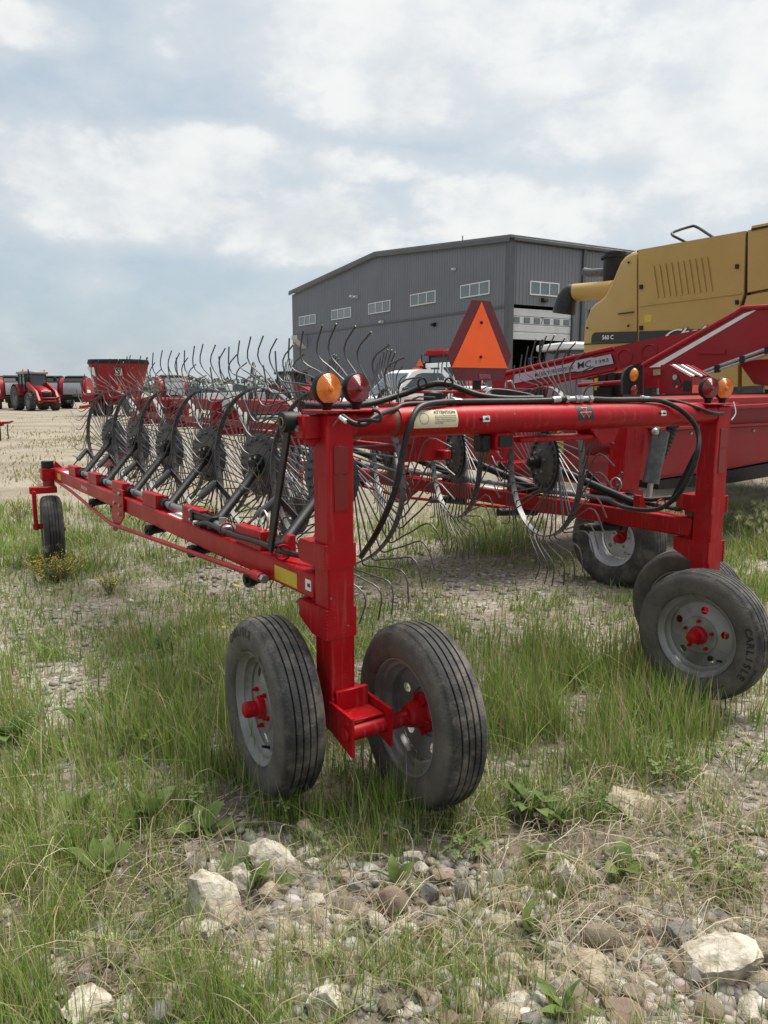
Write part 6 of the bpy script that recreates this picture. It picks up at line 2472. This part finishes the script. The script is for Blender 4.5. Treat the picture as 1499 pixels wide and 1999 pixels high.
def place_cobbles():
    n = 5000
    x, y = scatter(n, 1.5, 3.2, 1.8, margin=.02)
    z = gz(x, y)
    px, py = project(x, y, z)
    d, _ = blobs(px, py, STONY)
    k = (rng.random(n) < d * .8) & (py > 1560)
    x, y, z = x[k], y[k], z[k]
    r = rng.gamma(1.8, .0070, len(x)) + .009
    r = np.minimum(r, .036)
    order = np.argsort(-r * rng.uniform(.35, 1, len(r)))
    placed = []
    for (bx, by, rx, ry, *_r) in BIG:
        g = G(bx, by, 0)
        placed.append((g.x, g.y, rx * g.y / F_PX * .8))
    cnt = 0
    for i in order:
        if cnt >= 298:
            break
        if any((x[i] - a) ** 2 + (y[i] - b) ** 2 < ((r[i] + c) * .75) ** 2 for a, b, c in placed):
            continue
        placed.append((x[i], y[i], r[i]))
        o = link('stone', COB[rng.integers(16)], ground)
        q = rng.uniform(.55, .85)
        o.location = (x[i], y[i], z[i] + r[i] * q * rng.uniform(.3, .7))
        o.scale = (r[i] * rng.uniform(1.0, 1.4), r[i], r[i] * q)
        o.rotation_euler = (rng.normal(0, .25), rng.normal(0, .25), rng.uniform(0, 6.28))
        cnt += 1


place_cobbles()


def make_gravel():
    """small stones, one mesh, coloured per stone"""
    n = 98000
    x, y = scatter(n, 1.4, 7.5, 2.0)
    z = gz(x, y)
    px, py = project(x, y, z)
    d, _ = blobs(px, py, STONY)
    g = np.clip(d * .9 + bare(px, py) * .7 + .12, 0, 1)
    g *= np.clip((vnoise(x + 11, y + 5, 77, 4, 3) - .2) * 2.2, .1, 1.2)
    k = rng.random(n) < g * .62
    x, y, z = x[k], y[k], z[k]
    n = len(x)
    r = (rng.gamma(1.5, .0040, n) + .0030) * np.clip(.75 + y * .14, .9, 1.7)
    r = np.where((d[k] > .3) & (rng.random(n) < .22), r * 1.7 + .003, r)
    r = np.minimum(r, .026)
    var = rng.integers(0, 4, n)
    V, T, C = [], [], []
    off = 0
    cols = palette(n, [(.34, .31, .265), (.26, .23, .19), (.43, .405, .36), (.20, .198, .195), (.30, .235, .195), (.54, .52, .475)], [4, 4, 3, 2, 1, .8]) * .70
    for vi in range(4):
        bm = bmesh.new()
        bmesh.ops.create_icosphere(bm, subdivisions=1, radius=1.0)
        rd = random.Random(900 + vi)
        base = np.array([v.co * rd.uniform(.75, 1.2) for v in bm.verts])
        tri = np.array([[l.index for l in f.verts] for f in bm.faces])
        bm.free()
        s = np.where(var == vi)[0]
        m = len(s)
        a = rng.uniform(0, 6.28, m)
        sc = np.stack([r[s] * rng.uniform(.9, 1.5, m), r[s], r[s] * rng.uniform(.5, .8, m)], 1)
        p = base[None] * sc[:, None]
        ca, sa = np.cos(a)[:, None], np.sin(a)[:, None]
        q = np.stack([p[..., 0] * ca - p[..., 1] * sa, p[..., 0] * sa + p[..., 1] * ca, p[..., 2]], -1)
        q += np.stack([x[s], y[s], z[s] + r[s] * .22], 1)[:, None]
        V.append(q.reshape(-1, 3))
        T.append((tri[None] + (np.arange(m) * len(base))[:, None, None] + off).reshape(-1, 3))
        C.append(np.repeat(cols[s], len(base), 0))
        off += m * len(base)
    me = np_mesh('gravel', np.concatenate(V), np.zeros((0, 4), int), np.concatenate(T), M['leafy_stone'], np.concatenate(C), smooth=False)
    tag(link('gravel', me), 'loose tan and grey gravel between the grass and the rocks', 'gravel', kind='stuff')
    return n


M['leafy_stone'] = leafy_material('gravel_stones', 0.0)
print('gravel', make_gravel())


# --- broad-leaved weeds
def leaf_mesh(seed, L, w, droop, wavy, col, seg=7):
    """one leaf along +x from the origin, rising then drooping, with a folded midrib"""
    rd = random.Random(seed)
    V, F = [], []
    for i in range(seg + 1):
        t = i / seg
        x = L * t
        zc = L * (.55 * t - droop * t * t)
        ww = w * (math.sin(math.pi * min(1, t * .93 + .06)) ** .75) * (.35 if t < .18 else 1)
        wv = wavy * math.sin(t * 9 + seed) * w
        V += [(x, -ww, zc + .25 * ww + wv), (x, 0, zc), (x, ww, zc + .25 * ww - wv)]
    for i in range(seg):
        a = 3 * i
        F += [(a, a + 3, a + 4, a + 1), (a + 1, a + 4, a + 5, a + 2)]
    v = np.array(V)
    me = np_mesh('leaf', v, np.array(F), np.zeros((0, 3), int), M['leafy'], np.tile(np.array(col), (len(v), 1)) * (1 + .12 * rng.normal(size=(len(v), 1))))
    return me


LEAFCOL = [(.12, .175, .05), (.095, .15, .045), (.16, .21, .065), (.14, .19, .05)]
LEAVES = {k: [leaf_mesh(i + 7 * j, 1.0, w_, dr, wv, LEAFCOL[i % 4]) for i in range(4)] for j, (k, w_, dr, wv) in enumerate((('broad', .27, .45, .10), ('narrow', .14, .35, .16), ('dock', .19, .5, .14)))}
WEEDS = [(405, 1632, 'broad', 8, .13, 'broad-leaved plantain left of the near wheels above the rock cluster'),
         (160, 1602, 'broad', 7, .12, 'plantain with upright oval leaves at the left among grass'),
         (290, 1612, 'dock', 8, .13, 'dark green dock clump between the two plantains at left'),
         (545, 1585, 'broad', 5, .12, 'plantain leaf growing at the foot of the near left tyre'),
         (1035, 1590, 'dock', 13, .13, 'large leafy dock cluster on the right of the near right tyre'),
         (1095, 1612, 'narrow', 10, .11, 'bright dandelion rosette at the right end of the dock cluster'),
         (505, 1735, 'dock', 7, .13, 'dock plant with wavy leaves growing out of the pale rock cluster'),
         (1215, 1706, 'broad', 5, .11, 'small plantain with spread leaves in the straw right of centre'),
         (1050, 1705, 'narrow', 8, .11, 'slender weed growing beside the upright pale rock'),
         (1030, 1830, 'narrow', 6, .10, 'small grey-green weed above the blocky undercut rock'),
         (195, 1722, 'dock', 8, .12, 'dock tuft left of the dark shaded gap in the foreground grass'),
         (1105, 1990, 'narrow', 9, .09, 'light green seedling tuft at the bottom edge right of centre'),
         (25, 1455, 'dock', 9, .17, 'tall dock plant at the left edge in the meadow'),
         (325, 1275, 'narrow', 12, .16, 'bushy weed clump on the gravel left of the near left tyre'),
         (285, 1335, 'narrow', 9, .12, 'low weed clump in the gravel below the bushy one'),
         (785, 1738, 'dock', 6, .10, 'dark leafy tuft behind the reddish-brown stone'),
         (160, 1420, 'narrow', 8, .13, 'reddish-stemmed weed clump in the grass at left'),
         (850, 1878, 'broad', 4, .05, 'tiny plantain rosette in the gravel near the bottom centre')]
STEM = mat('plant_stem', (.13, .15, .05), (.16, .13, .06), 20, rough=.7)
for i, (px, py, kind, nl, L, lab_) in enumerate(WEEDS):
    g = G(px, py)
    g = G(px, py, gzf(g.x, g.y))
    P_ = thing('weed', lab_, 'weed', g, 0, 'broad-leaved weeds in the gravel')
    rd = random.Random(60 + i)
    for k in range(nl):
        o = link('leaf', LEAVES[kind][rd.randrange(4)], P_)
        s = L * rd.uniform(.65, 1.2)
        o.scale = (s, s, s)
        o.location = (rd.gauss(0, .012), rd.gauss(0, .012), rd.uniform(0, .02))
        o.rotation_euler = (rd.gauss(0, .3), -rd.uniform(.1, .95), 2 * math.pi * (k + rd.uniform(-.3, .3)) / nl)


def clover(px, py, rad, n, lab_):
    g = G(px, py)
    g = G(px, py, gzf(g.x, g.y))
    P_ = thing('clover_plant', lab_, 'clover', g, 0, 'clover patches in the foreground')
    V, Q, C = [], [], []
    st = MB()
    rd = random.Random(int(px))
    for k in range(n):
        a, r = rd.uniform(0, 6.28), rad * math.sqrt(rd.random())
        c = Vector((r * math.cos(a), r * math.sin(a), rd.uniform(.03, .11)))
        st.tube([c * .4 * Vector((1, 1, 0)).length * 0 + Vector((c.x * .5, c.y * .5, 0)), Vector((c.x * .8, c.y * .8, c.z * .6)), c], .0011, 4)
        tilt = Matrix.Rotation(rd.gauss(0, .35), 3, 'X') @ Matrix.Rotation(rd.gauss(0, .35), 3, 'Y')
        col = np.array(LEAFCOL[rd.randrange(4)]) * rd.uniform(.85, 1.35)
        for q in range(3):
            b = 2 * math.pi * q / 3 + a
            Lr = rd.uniform(.013, .022)
            u, w = Vector((math.cos(b), math.sin(b), 0)), Vector((-math.sin(b), math.cos(b), 0))
            o = len(V)
            for p in (Vector((0, 0, 0)), u * Lr * .55 - w * Lr * .38, u * Lr, u * Lr * .55 + w * Lr * .38):
                V.append(c + tilt @ p)
                C.append(col)
            Q.append((o, o + 1, o + 2, o + 3))
    me = np_mesh('leaflets', np.array(V), np.array(Q), np.zeros((0, 3), int), M['leafy'], np.array(C))
    tag(link('leaflets', me, P_), kind='stuff')
    tag(st.build('stems', STEM, P_), kind='stuff')


clover(1290, 1510, .16, 80, 'clover patch in the grass below the right pair of wheels')
clover(1415, 1735, .10, 42, 'clover plant spreading over stones near the right picture edge')
clover(915, 1680, .07, 24, 'small clover sprig in the grass near the bottom centre')
clover(385, 1590, .06, 26, 'grey-green clover sprig beside the left plantain')
clover(560, 1610, .06, 24, 'clover sprig in the shade under the near left tyre')
clover(1150, 1590, .08, 36, 'clover at the right end of the leafy dock cluster')
clover(270, 1470, .10, 36, 'clover low in the dense grass left of the near left tyre')
clover(1440, 1500, .12, 40, 'clover in the straw under the far right tyre')


# yellow mustard and small flowers
def mustard(px, py, rad, h, n, lab_):
    g = G(px, py, -.05)
    g = G(px, py, gzf(g.x, g.y))
    P_ = thing('mustard_plant', lab_, 'wildflower', g, 0, 'yellow wildflowers')
    st, fl = MB(), MB()
    rd = random.Random(int(px * 3 + py))
    for k in range(n):
        a, r = rd.uniform(0, 6.28), rad * math.sqrt(rd.random())
        top = Vector((r * math.cos(a), r * math.sin(a), h * rd.uniform(.45, 1.1)))
        st.tube([Vector((top.x * .15, top.y * .15, 0)), Vector((top.x * .6, top.y * .6, top.z * .55)), top], .0022, 4)
        for q in range(rd.randint(3, 7)):
            c = top + Vector((rd.gauss(0, .018), rd.gauss(0, .018), rd.gauss(0, .02)))
            s = rd.uniform(.003, .0065)
            fl.blob(c, (s, s, s * .7), 5, 3)
        for q in range(3):
            c = top * rd.uniform(.3, .8)
            d = Vector((rd.gauss(0, .03), rd.gauss(0, .03), .02))
            st.add([c, c + d * .5 + Vector((.006, 0, 0)), c + d, c + d * .5 - Vector((.006, 0, 0))], [(0, 1, 2, 3)])
    tag(fl.build('flowers', M['flower'], P_, smooth=False), kind='stuff')
    tag(st.build('stems', STEM, P_, smooth=False), kind='stuff')


M['flower'] = mat('yellow_petals', (.62, .47, .02), (.50, .38, .02), 40, rough=.7)
mustard(112, 1135, .24, .20, 90, 'bushy yellow mustard plant in front of the far left caster wheel')
mustard(40, 1020, .22, .30, 40, 'yellow flowering plant at the left edge behind the mustard bush')
mustard(215, 1160, .10, .16, 16, 'small yellow flowering weed right of the mustard bush')
mustard(90, 960, .25, .32, 30, 'sparse yellow flowers left of the red caster fork')
mustard(790, 975, .25, .4, 34, 'yellow flowering weed seen through the near rake wheels')
mustard(278, 1040, .2, .25, 16, 'leggy yellow-green weed below the middle of the near toolbar')
for i, (px, py, lab_) in enumerate(((466, 1148, 'two yellow dandelion heads on the gravel under the near toolbar'), (592, 1212, 'single yellow dandelion beside the near red post'), (437, 1236, 'yellow dandelion in the grass above the near left tyre'), (863, 1206, 'tiny yellow bloom on the gravel right of the near right tyre'))):
    g = G(px, py, -.0)
    P_ = thing('dandelion', lab_, 'wildflower', (g.x, g.y, gzf(g.x, g.y)), 0, 'yellow wildflowers')
    fl, st = MB(), MB()
    for q in range(2 if i == 0 else 1):
        c = Vector((.03 * q * -1, .02 * q, .05))
        fl.lathe([(.0, .004), (.010, .005), (.0155, .001), (.010, -.004), (.003, -.007)], c, (0.1, -.3, 1), 10)
        st.tube([Vector((c.x * .8, c.y, 0)), c], .0018, 4)
    fl.build('flower_head', M['flower'], P_)
    st.build('stem', STEM, P_)


def foxtail():
    """pale nodding barley heads: stem plus a brush of long awns"""
    spots = [(930, 1045, 160, 50, 380, .42), (1470, 1010, 90, 80, 320, .45), (760, 1040, 70, 60, 50, .4), (80, 1120, 110, 40, 22, .28), (210, 1090, 90, 40, 18, .26), (195, 1290, 40, 30, 6, .24), (60, 1010, 80, 50, 20, .3), (1440, 960, 120, 40, 120, .5), (60, 1650, 80, 200, 6, .2)]
    V, Q, T, C = [], [], [], []
    xs, ys, hs = [], [], []
    for (cx, cy, rx, ry, n, h) in spots:
        for _ in range(n):
            a, r = rng.uniform(0, 6.28), math.sqrt(rng.random())
            g = G(cx + rx * r * math.cos(a), cy + ry * r * math.sin(a), -.03)
            xs.append(g.x)
            ys.append(g.y)
            hs.append(h * rng.uniform(.6, 1.15))
    x, y, h = np.array(xs), np.array(ys), np.array(hs)
    z = gz(x, y)
    n = len(x)
    az = rng.normal(.3, .9, n)
    # stems
    v1, q1, t1, c1 = ribbons(x, y, z, h, np.full(n, .003), az, rng.uniform(.2, .6, n), np.full(n, .6), palette(n, [(.24, .25, .12), (.30, .28, .15)], [1, 1]))
    # awns start near the stem tip
    m = 22
    lean = .5
    tipx = np.repeat(x + np.cos(az) * h * lean * .8, m)
    tipy = np.repeat(y + np.sin(az) * h * lean * .8, m)
    tipz = np.repeat(z + h * .86, m)
    f = np.tile(np.linspace(-.35, .5, m), n)
    ax = np.repeat(az, m)
    sx = tipx + np.cos(ax) * f * .09
    sy = tipy + np.sin(ax) * f * .09
    sz_ = tipz - .03 * f - .07 * f * f
    aw = ax + rng.normal(0, .55, n * m)
    L = rng.uniform(.03, .06, n * m)
    v2, q2, t2, c2 = ribbons(sx, sy, sz_, L, np.full(n * m, .0012) * np.clip(sy / 5, .6, 1.4), aw, rng.uniform(1.0, 2.4, n * m), rng.uniform(.2, .6, n * m), palette(n * m, [(.33, .33, .19), (.28, .30, .15), (.37, .35, .22)], [2, 2, 1]), seg=2)
    o1 = len(v1)
    V = np.concatenate([v1, v2])
    Q = np.concatenate([q1, q2 + o1])
    T = np.concatenate([t1, t2 + o1])
    C = np.concatenate([c1, c2])
    tag(link('foxtail_grass', np_mesh('foxtail_grass', V, Q, T, M['leafy'], C)), 'pale feathery foxtail barley growing behind the rake wheels and at the right', 'grass', kind='stuff')


foxtail()
